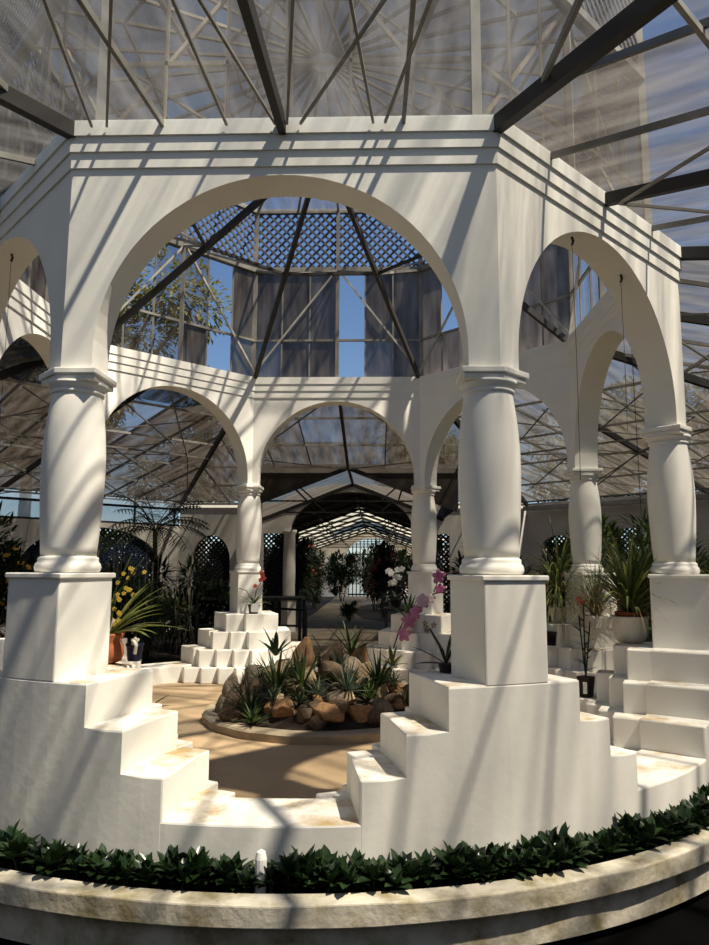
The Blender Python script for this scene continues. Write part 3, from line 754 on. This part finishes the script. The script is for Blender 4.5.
# ------------------------------------------------------------------ plants
def rosette(mb, n, L, W, lo=.25, hi=1.1, droop=.4, fold=.3, shape=0, c=(0, 0, 0), seg=5, rr=R, mi=0):
    for i in range(n):
        a = i*2.399+rr.uniform(-.3, .3); el = lo+(hi-lo)*(i/max(1, n-1))+rr.uniform(-.1, .1)
        d = Vector((math.cos(a)*math.cos(el), math.sin(a)*math.cos(el), math.sin(el)))
        mb.blade(Vector(c)+Vector((d.x, d.y, 0))*.01, d, L*rr.uniform(.75, 1.1), W*rr.uniform(.8, 1.1), droop, seg, fold, mi, shape)
# border of dark leafy plants behind the curb
bms = []
for s in range(6):
    mb = MB(); rr = random.Random(50+s)
    for st in range(3):
        cx, cy = rr.uniform(-.05, .05), rr.uniform(-.05, .05); hh = rr.uniform(.03, .10)
        rosette(mb, 10, .14, .068, .2, 1.3, .35, .35, 0, (cx, cy, hh), 4, rr)
        mb.tube([(cx*.3, cy*.3, -.02), (cx, cy, hh+.01)], .006, 5)
    o = mb.build('border_plant', m_border, smooth=True); bms.append(o)
cnt = 0
for i in range(150):
    a = math.radians(-160+i*140/149)+R.uniform(-.008, .008); r = (3.475 if i % 2 else 3.545)+R.uniform(-.02, .02)
    src = bms[i % 6]
    o = src if i < 6 else src.copy()
    if i >= 6: col.objects.link(o)
    o.location = pol(r, a, -.055); o.rotation_euler = (R.uniform(-.1, .1), R.uniform(-.1, .1), R.uniform(0, 6.28)); q = R.uniform(.62, .86); o.scale = (q, q, q*R.uniform(.85, 1.2))
    tag(o, 'dark green leafy plant in the border between curved curb and white wall', 'plant', 'border plants behind the curb')
mb = MB(); mb.lathe([(.026, 0), (.028, .15), (.02, .18), (.004, .19)], 12); o = mb.build('white_peg', m_tagw); o.location = pol(3.535, math.radians(-91), -.05)
o.location = (.03, -3.53, -.05); tag(o, 'small white peg standing among the border plants', 'peg')

def flower(mb, c, r, n=5, face=Vector((0, -1, .1)), mi=0, w=.8):
    face = face.normalized(); x = face.cross(Vector((0, 0, 1))).normalized(); y = x.cross(face)
    for i in range(n):
        a = 2*PI*i/n+PI/2; d = x*math.cos(a)+y*math.sin(a); s = face.cross(d)
        c0 = Vector(c); L = r*(1.05 if i % 2 else .95); wd = r*w*.5
        rows = [[c0+face*.002, c0+face*.003, c0+face*.002], [c0+d*L*.5-s*wd+face*r*.12, c0+d*L*.5+face*r*.2, c0+d*L*.5+s*wd+face*r*.12], [c0+d*L*.85-s*wd*.7+face*r*.1, c0+d*L*.9+face*r*.15, c0+d*L*.85+s*wd*.7+face*r*.1], [c0+d*L, c0+d*L, c0+d*L]]
        mb.grid(rows, mi=mi)
FM = {}
def bloom(t, c, r, m, face=Vector((0, -1, .1)), w=.8, name='flower'):
    """one flower as a part of t; all flowers of a colour share a mesh"""
    key = (m.name, w)
    if key not in FM:
        mb = MB(); flower(mb, (0, 0, 0), 1.0, 5, Vector((0, 0, 1)), w=w) if False else flower(mb, (0, 0, 0), 1.0, 5, Vector((0, -1, 0)), w=w)
        o = mb.build(name, m, None, True); FM[key] = o
    else:
        o = FM[key].copy(); col.objects.link(o)
    o.parent = t; o.location = c; o.scale = (r, r, r)
    o.rotation_euler = Vector(face).to_track_quat('-Y', 'Z').to_euler()
    return o
def pot(t, r=.1, h=.16, m=None, nm='pot', taper=.75, rim=True):
    mb = MB(); mb.lathe([(r*taper, 0), (r*taper*1.04, .01), (r*.95, h*.8), (r*1.0, h*.82), (r*1.05, h*.84), (r*1.05, h), (r*.9, h), (r*.88, h*.85), (.005, h*.84)], 28); mb.build(nm, m, t, True)
# red orchid, back left pier
t = empty('potted_orchid', pol(2.80, KA[5], Z1), 0, 'small orchid with red flowers in dark pot on the back left pier', 'orchid', 'orchids in pots')
t.location = (-1.06, 2.58, Z1)
pot(t, .075, .12, m_dpot); mb = MB(); mb.box((.03, -.085, .08), (.10, .012, .11)); mb.build('plant_tag', m_tagw, t)
mb = MB(); rosette(mb, 7, .26, .04, .3, 1.0, .9, .3, 0, (0, 0, .12)); mb.build('leaves', m_leafm, t, True)
mb = MB(); mb.tube([(0, 0, .12), (.03, 0, .3), (.10, -.02, .42), (.11, -.02, .5)], .006); mb.tube([(0, 0, .12), (-.1, 0, .3), (-.2, 0, .33)], .005); mb.build('stem', m_leafd, t)
mb = MB()
for p in ((.11, -.03, .50), (.09, -.03, .44), (.13, -.03, .46), (.1, -.03, .54), (.02, -.03, .36)):
    mb = MB(); flower(mb, p, .034); mb.build('flower', m_red, t, True)
# terracotta pot with a yellow orchid, left pier
t = empty('potted_orchid', (-1.08, -2.60, Z1), 0, 'yellow orchid with long strap leaves in a terracotta pot behind the left pier', 'orchid', 'orchids in pots')
t.location = (-1.12, -2.50, Z1)
mb = MB(); mb.lathe([(.05, 0), (.09, .015), (.108, .06), (.10, .11), (.085, .14), (.105, .17), (.105, .185), (.08, .185), (.07, .15), (.005, .14)], 28); mb.build('pot', m_terra, t, True)
mb = MB(); rr = random.Random(4)
for i in range(15):
    a = rr.uniform(-.9, 1.0); el = rr.uniform(.35, 1.2); mb.blade((0, 0, .15), (math.cos(a)*math.cos(el), math.sin(a)*math.cos(el), math.sin(el)), rr.uniform(.35, .55), .035, .8, 6, .3)
mb.build('leaves', m_leafy, t, True)
sp = MB()
for (dx, dz) in ((.12, .52), (.16, .44), (.05, .38), (.20, .50)):
    pts = [(0, 0, .15), (dx*.2, .02, .15+dz*.55), (dx, .03, .15+dz)]; sp.tube(pts, .005)
    for j in range(7): bloom(t, (dx*(.3+.1*j)+rr.uniform(-.06, .06), -.01+rr.uniform(-.05, .05), .15+dz*(.30+.1*j)+rr.uniform(-.04, .04)), .016, m_yel)
sp.build('stem', m_leafm, t)
t = empty('blue_pot', (-.99, -2.36, Z1), 0, 'small dark blue glazed pot right of the terracotta pot', 'pot'); pot(t, .055, .11, m_blue)
mb = MB(); mb.tube([(.02, -.055, .05), (.03, -.065, .10), (.01, -.06, .13)], .012, 8); flower(mb, (.02, -.06, .13), .03); mb.build('white_flower', m_wht, t)
t = empty('strap_leaf_plant', (-1.31, -.94, .0), 0, 'small strap-leaved plant on the floor right of the left pier', 'plant'); t.location = (-1.36, -1.0, .41*.0)
pot(t, .07, .22, m_dpot); mb = MB(); rosette(mb, 9, .30, .05, .25, .9, .8, .3, 0, (0, 0, .2)); mb.build('leaves', m_leafm, t, True)
# magenta moth orchid behind the right front pier
t = empty('moth_orchid', (1.12, -2.60, Z1), 0, 'magenta moth orchid with long arching flower spray by the right front pier', 'orchid', 'orchids in pots')
pot(t, .08, .14, m_dpot)
mb = MB(); mb.tube([(0, 0, .14), (.02, 0, .34), (-.06, .05, .47), (-.2, .1, .44), (-.36, .14, .33), (-.42, .16, .2), (-.45, .17, .1)], .005)
mb.tube([(0, 0, .14), (.04, 0, .45), (-.02, .05, .58), (-.16, .1, .56), (-.2, .12, .45)], .005); mb.build('stem', m_bark, t)
mb = MB()
for p, r in (((-.17, .1, .545), .05), ((-.165, .09, .47), .036), ((-.27, .1, .395), .052), ((-.315, .1, .325), .05), ((-.36, .11, .27), .055), ((-.385, .12, .19), .052)):
    mb = MB(); flower(mb, p, r, 5, Vector((R.uniform(-.7, .4), -1, R.uniform(-.3, .3))), w=.72); mb.build('flower', m_pink, t, True)
for p, r in (((-.275, .08, .40), .045), ((-.22, .1, .41), .03)):
    mb = MB(); flower(mb, p, r, 5, w=.9); mb.build('flower', m_palep, t, True)['label'] = 'pale pink flower'
mb = MB(); rosette(mb, 6, .16, .05, .3, .9, .6, .3, 0, (0, 0, .14)); mb.build('leaves', m_leafd, t, True)
# glass jar plant on the back right pier
t = empty('potted_plant', (.98, 2.52, Z1-.22), 0, 'small green plant in a white pot on the back right pier', 'plant', 'orchids in pots'); t.location = (.97, 2.45, Z2)
pot(t, .10, .16, m_pot); mb = MB(); rosette(mb, 12, .34, .05, .5, 1.4, .5, .3, 0, (0, 0, .16)); mb.build('leaves', m_leafm, t, True)
mb = MB()
for i in range(6): a = i*1.05; mb.tube([(.05*math.cos(a), .05*math.sin(a), .15), (.06*math.cos(a), .06*math.sin(a), .35)], .004)
mb.build('stems', m_leafd, t)
t = empty('white_orchid', (.86, 4.3, .84), 0, 'white orchid on the small black table right of the path', 'orchid', 'orchids in pots')
pot(t, .09, .14, m_dpot); mb = MB(); mb.tube([(0, 0, .14), (0, 0, .4), (.05, -.05, .62)], .006); mb.build('stem', m_leafd, t)
rr = random.Random(8)
for i in range(12): bloom(t, (rr.uniform(-.14, .12), rr.uniform(-.1, .0), .42+rr.uniform(-.06, .06)+(.14 if i % 2 else 0)), .055, m_wht, Vector((rr.uniform(-.5, .5), -1, rr.uniform(-.2, .4))))
mb = MB(); rosette(mb, 7, .25, .06, .2, .8, .6, .3, 0, (0, 0, .14)); mb.build('leaves', m_leafd, t, True)
# dark leaved orchid on the right pier's step
t = empty('faded_orchid', (.97, -2.74, Z1), 0, 'dark-leaved orchid with faded brown flower stalks beside the right front pedestal', 'orchid', 'orchids in pots')
mb = MB(); mb.lathe([(.04, 0), (.05, .05), (.04, .05), (.01, .045)], 16); mb.build('pot', m_dpot, t)
mb = MB()
for d, L in (((-1, -.1, .62), .24), ((-1, -.2, .15), .19), ((.5, -.3, 1.2), .2), ((.3, .1, 1.5), .22)): mb.blade((0, 0, .04), d, L, .05, .25, 5, .3)
mb.build('leaves', m_leafd, t, True)
mb = MB(); mb.tube([(0, 0, .04), (-.04, 0, .15), (-.10, -.02, .25)], [.008, .009, .006]); mb.tube([(0, 0, .04), (-.02, 0, .12), (-.07, -.01, .2)], .007); mb.build('stem', m_bark, t)
for i in range(5): bloom(t, (-.10+R.uniform(-.03, .025), -.03, .25+R.uniform(-.025, .03)), .022, m_dry, Vector((R.uniform(-.8, .8), -1, R.uniform(-.6, .6))), .5, 'dry_flower')
# right hand group
def grass(mb, n, L, W, lo, hi, droop, c, rr, sh=1):
    for i in range(n):
        a = rr.uniform(0, 2*PI); el = rr.uniform(lo, hi); d = Vector((math.cos(a)*math.cos(el), math.sin(a)*math.cos(el), math.sin(el)))
        mb.blade(Vector(c)+Vector((d.x, d.y, 0))*.02, d, L*rr.uniform(.6, 1.15), W, droop*rr.uniform(.7, 1.3), 7, .2, 0, sh)
t = empty('spider_plant', (2.66, 1.40, Z1), 0, 'tall arching spider plant in a white pot on the right block shelf', 'plant', 'plants on the right blocks')
pot(t, .125, .17, m_pot); rr = random.Random(9); mb = MB(); grass(mb, 150, 1.05, .02, .75, 1.5, 2.8, (0, 0, .16), rr); mb.build('leaves', m_leafm, t, True)
mb = MB(); grass(mb, 70, 1.0, .018, .8, 1.5, 3.0, (0, 0, .16), rr); mb.build('dry_leaves', m_dry, t, True)
mb = MB(); grass(mb, 70, 1.1, .022, .7, 1.5, 3.2, (0, 0, .16), rr); mb.build('pale_leaves', m_leafy, t, True)
t = empty('white_trough', (2.86, .72, Z1), PI/2, 'white square planter with dry grass on the right block shelf', 'planter', 'plants on the right blocks')
mb = MB(); mb.box((0, 0, .06), (.48, .2, .12)); mb.build('trough', m_pot, t, bevel=.01)
mb = MB(); grass(mb, 190, .66, .011, .4, 1.5, 1.8, (0, 0, .11), rr); mb.build('grass', m_dry, t, True)
mb = MB(); grass(mb, 45, .7, .02, .7, 1.5, 1.2, (0, 0, .11), rr); mb.build('leaves', m_leafm, t, True)
t = empty('bushy_pot_plant', (2.72, -1.02, Z1), 0, 'bushy leafy plant in a large white pot left of the right edge pedestal', 'plant', 'plants on the right blocks')
t.location = (2.66, -.90, Z1)
mb = MB(); mb.lathe([(.09, 0), (.125, .04), (.145, .11), (.14, .18), (.15, .2), (.15, .215), (.13, .215), (.12, .18), (.005, .17)], 32); mb.build('outer_pot', m_pot, t, True)
mb = MB(); mb.lathe([(.11, .17), (.12, .25), (.125, .25), (.105, .25), (.1, .2), (.005, .2)], 28); mb.build('inner_pot', m_terra, t, True)
mb = MB(); grass(mb, 130, .66, .018, .55, 1.5, 1.3, (0, 0, .24), rr, 0); mb.build('leaves', m_leafm, t, True)
mb = MB(); grass(mb, 60, .72, .02, .7, 1.5, 1.1, (0, 0, .24), rr, 0); mb.build('young_leaves', m_leafy, t, True)
mb = MB(); grass(mb, 80, .68, .010, .4, 1.4, 1.4, (0, 0, .24), rr); mb.build('dry_stems', m_dry, t, True)
t = empty('slender_orchid', (2.36, -.80, .41), 0, 'slender orchid with dark red flower in black pot on the low right blocks', 'orchid', 'plants on the right blocks')
t.location = (2.27, -.94, Z3)
mb = MB(); mb.lathe([(.055, 0), (.075, .16), (.08, .16), (.07, .16), (.01, .15)], 4); mb.build('pot', m_dpot, t)
mb = MB(); mb.box((-.03, -.075, .08), (.03, .01, .09)); mb.build('plant_tag', m_tagw, t)
mb = MB()
for (dx, h) in ((.0, .62), (.05, .45), (-.04, .5)):
    mb.tube([(0, 0, .15), (dx*.5, 0, .15+h*.5), (dx, 0, .15+h)], .006)
    for j in range(7): a = j*2.4; mb.blade((dx*j/7, 0, .2+h*.75*j/7), (math.cos(a), math.sin(a), .5), .12, .026, .5, 4, .2)
mb.build('leaves', m_leafd, t, True)
for p, r in (((-.04, -.02, .78), .03), ((-.01, -.02, .755), .024)):
    mb = MB(); flower(mb, p, r); mb.build('flower', m_red, t, True)
t = empty('wicker_basket', (2.52, 1.12, Z2), 0, 'dark woven basket on the right blocks below the spider plant', 'basket')
mb = MB()
for j in range(6): mb.lathe([(.13+.005*j, j*.025), (.14+.005*j, j*.025+.012), (.13+.005*j, j*.025+.024)], 20, cap=False)
mb.lathe([(.125, 0), (.15, .15), (.12, .15), (.11, .02), (.005, .02)], 20); mb.build('basket_body', m_dpot, t)
# hanging pot with orange flowers
hp = empty('hanging_pot', (3.05, -.42, 1.30), 0, 'hanging terracotta pot with orange flowers left of the right edge column', 'hanging pot')
hp.location = (2.86, -.72, 1.27)
mb = MB(); mb.lathe([(.09, 0), (.115, .1), (.12, .1), (.12, .115), (.1, .115), (.005, .1)], 24); mb.build('pot', m_terra, hp, True)
mb = MB(); rosette(mb, 16, .32, .06, .2, 1.4, .6, .3, 0, (0, 0, .1)); mb.build('leaves', m_leafm, hp, True)
for i in range(9): bloom(hp, (.10+R.uniform(-.06, .14), -.14+R.uniform(-.04, .03), .02+R.uniform(-.05, .09)), .028, m_org, Vector((R.uniform(-.6, .6), -1, R.uniform(-.3, .5))))
mb = MB()
for i in range(3): a = i*2.09; mb.tube([(.115*math.cos(a), .115*math.sin(a), .11), (0, 0, .6)], .003, 4)
mb.tube([(0, 0, .6), (-.02, 0, 2.5)], .003, 4); mb.build('hanger_wire', m_steeld, hp)
# wires hanging from the arches
def wire(p, L, lab):
    t = empty('hanging_wire', p, 0, lab, 'wire', 'wires hanging in the arches'); mb = MB(); mb.tube([(0, 0, 0), (.004, 0, -L*.5), (0, 0, -L)], .002, 4); mb.build('strand', m_steeld, t)
    mb = MB(); mb.tube([(0, 0, 0), (.01, 0, -.03), (0, 0, -.06)], .009, 6); mb.build('hook', m_steeld, t)
th1 = KA[1]+PI/8
def apt(k, u, d=-.1): n = pol(1, KA[k]+PI/8); e = Vector((-n.y, n.x, 0)); return n*(AO+d)+e*u+Vector((0, 0, arch_z(u)))
wire(apt(1, -.25), 1.7, 'thin wire hanging from the top of the right front arch')
wire(apt(1, .45), 1.2, 'thin wire hanging in the right part of the right front arch')
wire(apt(7, -.1), 1.6, 'thin wire hanging from the left arch')
wire(apt(3, .1), 1.5, 'thin wire hanging from the far right arch')
# plants of the rock bed
def bedplant(nm, x, y, m, n, L, W, lo, hi, droop, lab, sh=1, dz=.02, fold=.3, cat='plant'):
    mb = MB(); rosette(mb, n, L, W, lo, hi, droop, fold, sh, (0, 0, 0), 5); o = mb.build(nm, m, smooth=True); o.location = (x, y, mound(x, y)+dz); tag(o, lab, cat, 'plants of the round bed')
bedplant('bromeliad', -.36, -.20, m_leafm, 34, .44, .045, .25, 1.4, .35, 'large green bromeliad left of the middle of the rock bed')
bedplant('bromeliad', -.12, -.24, m_leafm, 26, .42, .04, .35, 1.45, .3, 'second green bromeliad before the tall upright rock')
bedplant('bromeliad', -.56, -.42, m_leafd, 30, .36, .04, .2, 1.3, .35, 'dark green bromeliad close to the left front kerb')
bedplant('bromeliad', -.50, -.62, m_leafm, 22, .20, .03, .15, 1.3, .4, 'small green bromeliad spilling over the left front kerb', dz=.06)
bedplant('agave', .30, -.36, m_agave, 44, .34, .024, .05, 1.4, .05, 'pale spiky agave star in the front of the rock bed', dz=.08)
bedplant('agave', .58, -.14, m_leafd, 46, .34, .034, .05, 1.3, .05, 'dark spiky agave on the right of the rock bed', dz=.12)
bedplant('agave', .72, .0, m_agave, 24, .16, .03, .1, 1.3, .05, 'small grey agave near the right rim', dz=.12)
bedplant('strap_plant', -.46, .40, m_leafd, 12, .3, .05, .5, 1.4, .4, 'small dark upright plant behind the tan rock', 0, .25)
bedplant('strap_plant', .30, .52, m_leafm, 16, .42, .035, .5, 1.3, .8, 'green leafy plant at the top of the rock bed', 0, .2)
bedplant('strap_plant', .72, .24, m_leafy, 9, .22, .05, .4, 1.3, .5, 'yellow-green leafy sprig at the right of the rock bed', 0, .25)
bedplant('strap_plant', -.12, -.50, m_leafd, 18, .20, .03, .2, 1.3, .3, 'dark tuft between the front rocks', 1, .05)
rk = random.Random(5)
for i, (x, y) in enumerate(((-.2, -.05), (.05, -.42), (-.7, .08), (.5, -.32), (.2, .2), (-.02, .55), (.6, .45), (-.35, -.42), (-.58, .25), (.85, -.2))):
    bedplant('tufted_succulent', x, y, (m_leafm, m_agave, m_leafd)[i % 3], 22, .22, .028, .2, 1.4, .3, 'small green tuft growing between the rocks of the round bed', dz=.05)
mb = MB(); mb.tube([(0, 0, 0), (.12, -.02, .28), (.33, -.04, .5)], .008); mb.tube([(0, 0, 0), (-.05, 0, .2), (-.2, 0, .42)], .006); o = mb.build('dry_stalk', m_dry); o.location = (.10, .45, .35); tag(o, 'thin pale dry stalks rising from the top of the rock bed', 'plant')

# ---- shrubs and background planting
def bush_mesh(seed, rx, ry, h, n, L, W, z0=.1, mats=None, flow=0, fr=.03):
    mb = MB(); rr = random.Random(seed)
    cl = [(rr.uniform(-.7, .7)*rx, rr.uniform(-.7, .7)*ry, z0+(h-z0)*rr.uniform(.2, .85), rr.uniform(.3, .5)) for _ in range(9)]
    for i in range(n):
        c = rr.choice(cl); v = Vector((rr.gauss(0, 1), rr.gauss(0, 1), rr.gauss(0, 1))).normalized()*rr.uniform(.5, 1)
        p = Vector((c[0]+v.x*rx*c[3], c[1]+v.y*ry*c[3], c[2]+v.z*h*.30*c[3]*1.6))
        p.z = max(p.z, .03)
        d = (v+Vector((rr.uniform(-.5, .5), rr.uniform(-.5, .5), rr.uniform(-.2, .6)))).normalized()
        mb.blade(p, d, L*rr.uniform(.6, 1.2), W*rr.uniform(.7, 1.2), .7, 3, .3, 0, 0)
    fl = None
    if flow:
        fl = []
        for i in range(flow):
            c = rr.choice(cl); v = Vector((rr.gauss(0, 1), -abs(rr.gauss(0, 1)), rr.gauss(0, 1))).normalized()
            fl.append((Vector((c[0]+v.x*rx*c[3]*1.1, c[1]+v.y*ry*c[3]*1.1, c[2]+v.z*h*.5*c[3])), fr, v))
    st = MB()
    for c in cl[:6]: st.tube([(c[0]*.15, c[1]*.15, 0), (c[0]*.5, c[1]*.5, c[2]*.6), (c[0], c[1], c[2])], [.018, .012, .006], 5)
    return mb, fl, st
def bush(x, y, rx, ry, h, n, lab, m=None, L=.2, W=.06, flow=0, fm=None, z=0, nm='shrub', grp='shrubs around the pavilion', seed=None, fr=.03):
    t = empty(nm, (x, y, z), 0, lab, 'shrub', grp)
    n = int(n*1.7)
    mb, fl, st = bush_mesh(seed or int((x*31+y*17)*10) % 9999, rx, ry, h, n, L, W, flow=flow, fr=fr)
    mb.build('foliage', m or m_leafd, t, True); st.build('stems', m_bark, t)
    for p, r, v in fl or []: bloom(t, p, r, fm or m_yel, v)
    return t
bush(-4.9, 2.6, .8, .7, 2.2, 900, 'dark shrub full of yellow-orange flowers at the left edge behind the left column', m_leafd, .2, .05, 98, m_org, fr=.05)
bush(-5.6, 4.2, .9, .8, 2.3, 700, 'dark tall shrub behind the left column', m_leafd, .26, .06)
bush(-4.1, 5.2, .8, .7, 1.35, 700, 'dark leafy shrub with trailing roots left of the back left pier', m_leafd, .26, .05)
bush(-3.2, 6.2, .8, .7, 1.5, 700, 'dark shrub before the narrow lattice arch', m_leafd, .24, .05)
bush(-3.1, 4.6, .6, .5, 1.0, 500, 'low green shrub with pale flowers behind the left low wall', m_leafm, .22, .04, 14, m_yel, fr=.035)
bush(-2.3, 5.4, .55, .5, 1.1, 500, 'dark shrub between the low wall and the back left pier', m_leafd, .2, .05)
bush(-5.2, 6.6, .9, .8, 1.5, 600, 'dark shrub before the wide lattice arch', m_leafd, .25, .06)
# hanging roots
t = empty('root_curtain', (-3.3, 4.5, 0), 0, 'tangle of pale hanging roots in the planting at the back left', 'roots')
mb = MB(); rr = random.Random(12)
for i in range(70):
    x = rr.uniform(-1.0, .9); y = rr.uniform(-.2, .6); z = rr.uniform(.7, 1.75); mb.tube([(x, y, z), (x+rr.uniform(-.1, .1), y, z*.55), (x+rr.uniform(-.2, .2), y-.05, rr.uniform(.02, .3))], .005, 4)
o = mb.build('strands', m_root, t); o['kind'] = 'stuff'
# palm
def palm(x, y, h, n, L, lab, seed=3):
    t = empty('palm', (x, y, 0), 0, lab, 'palm'); rr = random.Random(seed)
    mb = MB(); mb.tube([(0, 0, 0), (.05, 0, h*.5), (0, 0, h)], [.07, .05, .045], 8); mb.build('trunk', m_bark, t)
    for i in range(n):
        mb = MB(); a = i*2.399+rr.uniform(-.2, .2); el = rr.uniform(.15, 1.2); d = Vector((math.cos(a)*math.cos(el), math.sin(a)*math.cos(el), math.sin(el))); p = Vector((0, 0, h)); pts = [p.copy()]
        for s in range(14):
            p = p+d*L/14; d = (d+Vector((0, 0, -.095))).normalized(); pts.append(p.copy())
            sd = d.cross(Vector((0, 0, 1))).normalized()
            if s > 1:
                for q in (-1, 1): mb.blade(p, sd*q+d*.6+Vector((0, 0, -.15)), L*.34*math.sin(PI*(s+1)/16), .036, .8, 3, .2, 0, 1)
        mb.tube(pts, .008, 4); mb.build('frond', m_leafd, t)
palm(-3.75, 6.9, 2.15, 26, 1.1, 'dark feathery palm before the lattice arches at the back left')
# right hand background shrubs
bush(4.2, 3.4, .8, .7, 2.3, 800, 'tall green shrub behind the spider plant', m_leafm, .28, .05)
bush(5.0, 4.9, .8, .7, 2.2, 700, 'dark shrub against the right cream wall behind the arch', m_leafd, .25, .06)
bush(4.5, 1.9, .7, .6, 1.9, 700, 'mid green shrub with pale blossoms behind the white planter', m_leafm, .24, .05, 24, m_wht, fr=.035)
bush(5.3, .7, .8, .7, 2.1, 700, 'green shrub behind the hanging pot', m_leafm, .24, .06)
bush(5.8, -1.2, .8, .8, 2.0, 700, 'dark shrub with reddish flowers at the right edge behind the column', m_leafd, .22, .06, 40, m_red, fr=.04)
bush(3.1, 5.5, .7, .7, 1.9, 600, 'dark shrub between the back right pier and the right column', m_leafd, .24, .05)
bush(3.75, 4.5, .6, .5, 2.1, 700, 'leafy mid-green shrub just behind the spider plant and right column', m_leafm, .26, .035)
bush(4.3, 6.3, .8, .6, 2.2, 700, 'dark shrub under the round-headed opening of the right cream wall', m_leafd, .22, .05)
bush(3.9, .3, .45, .5, 1.55, 600, 'yellow-green shrub just behind the white planter', m_leafy, .24, .03)
bush(4.1, -.7, .5, .5, 1.7, 600, 'green shrub with yellow blossoms behind the hanging pot', m_leafm, .24, .035, 20, m_yel, fr=.03)
bush(2.6, 7.6, .7, .6, 2.2, 600, 'dark creeper covered bush right of the passage arch', m_leafd, .2, .06)
# foliage outside the lattice
for i, (x, y) in enumerate(((-5.6, 9.8), (-7.2, 8.2), (-3.3, 10.9), (-8.8, 6.4), (3.4, 11.0), (5.2, 9.9), (7.6, 8.2), (-10.8, 2.2), (10.9, 2.4))):
    bush(x, y, .95, .6, 2.2, 1500, 'leafy bush outside the lattice openings of the outer wall', m_leafm if i % 3 == 0 else m_leafd, .26, .08, grp='bushes outside the lattice', seed=400+i)
# passage plants
bush(-2.0, 12.5, .6, 1.4, 2.3, 900, 'dense dark foliage on the left of the passage', m_leafd, .24, .07)
bush(-2.3, 17.5, .7, 2.0, 2.3, 700, 'green foliage further down the left of the passage', m_leafm, .3, .08)
bush(.75, 15.0, .7, 1.0, 2.1, 900, 'dark shrub with red flowers in the middle of the passage', m_leafd, .22, .06, 60, m_red, fr=.07)
bush(1.9, 13.0, .7, 1.0, 2.2, 800, 'dark shrub on the right of the passage behind the right arch end', m_leafd, .24, .06)
bush(.5, 19.0, .8, 1.5, 1.9, 800, 'dark shrub with pink flowers deep in the passage', m_leafd, .3, .07, 40, m_palep, fr=.07)
bush(1.9, 18.5, .8, 2.0, 2.2, 700, 'leafy shrub deep on the right side of the passage', m_leafd, .3, .08)
bush(-1.95, 10.9, .45, .6, 2.0, 700, 'dark foliage just behind the grey white passage column', m_leafd, .2, .06)
bush(1.3, 22.0, 1.0, 1.2, 2.4, 800, 'dark foliage before the far garden gate', m_leafd, .3, .09)
bush(-1.0, 26.0, .9, 1.2, 2.4, 800, 'dark foliage left of the far garden gate', m_leafd, .3, .09)
bush(-2.4, 22.0, .8, 1.5, 2.5, 700, 'dark foliage far down the left of the passage', m_leafd, .3, .09)
bush(2.4, 10.9, .6, .5, 2.3, 700, 'dark foliage behind the right lattice door', m_leafd, .2, .06)
bush(-1.9, 15.3, .5, .8, 2.4, 700, 'tall dark foliage at the bend of the passage, left side', m_leafd, .24, .07)
bush(-1.7, 19.5, .45, .9, 2.3, 700, 'leafy shrub with red flowers on the left of the far path', m_leafd, .26, .08, 30, m_red, fr=.06)
bush(-.2, 13.2, .25, .3, .5, 200, 'low plant at the bend of the path', m_leafm, .15, .05)

# ------------------------------------------------------------------ trees outside
def tree_parts(seed, r, h, n, m):
    rr = random.Random(seed); mb = MB(); cl = []
    for _ in range(16):
        a = rr.uniform(0, 2*PI); q = r*rr.uniform(.1, .85); cl.append((q*math.cos(a), q*math.sin(a), h*rr.uniform(.42, .9), r*rr.uniform(.25, .42)))
    for i in range(n):
        c = rr.choice(cl); v = Vector((rr.gauss(0, 1), rr.gauss(0, 1), rr.gauss(0, .8))).normalized(); p = Vector(c[:3])+v*c[3]*rr.uniform(.5, 1)
        mb.blade(p, v+Vector((rr.uniform(-.6, .6), rr.uniform(-.6, .6), -.2)), rr.uniform(.16, .32), .10, .8, 2, .3, 0, 0)
    tr = MB(); tr.tube([(0, 0, -.3), (.1, 0, h*.3), (0, .1, h*.6)], [.28, .2, .1], 8)
    for c in cl: tr.tube([(0, .05, h*.38), (c[0]*.5, c[1]*.5, c[2]*.8), c[:3]], [.1, .06, .03], 5)
    return mb, tr
TR = [(-7.6, 13.2, 3.4, 11.0, 1, 'yellow-green tree outside the glass at the back left'), (-11.2, 16.5, 3.6, 12.0, 1, 'taller yellow-green tree outside, further back at the left'), (-14.5, 5, 3.4, 12.5, 0, 'dark tree outside at the left'), (-13.5, 12.5, 3.2, 11.5, 0, 'dark tree outside beyond the back left wall'),
      (-6.5, 21.5, 2.8, 9.2, 0, 'tree outside left of the passage'), (2.6, 24, 2.6, 9.8, 1, 'green tree outside seen through the clear lantern pane'), (8.6, 18, 3.0, 7.6, 0, 'tree outside right of the passage'),
      (11, 14.5, 3.0, 7.4, 0, 'dark tree outside beyond the back right wall'), (15, 9, 3.2, 7.6, 0, 'tree outside beyond the right wall'), (-16, -1, 3.2, 10.5, 0, 'tree outside far left')]
for i, (x, y, r, h, mi, lab) in enumerate(TR):
    t = empty('garden_tree', (x, y, 0), 0, lab, 'tree', 'trees outside the glass house'); mb, tr = tree_parts(i+90, r, h, 7500, mi)
    mb.build('crown', m_tree[mi], t); tr.build('trunk', m_bark, t)
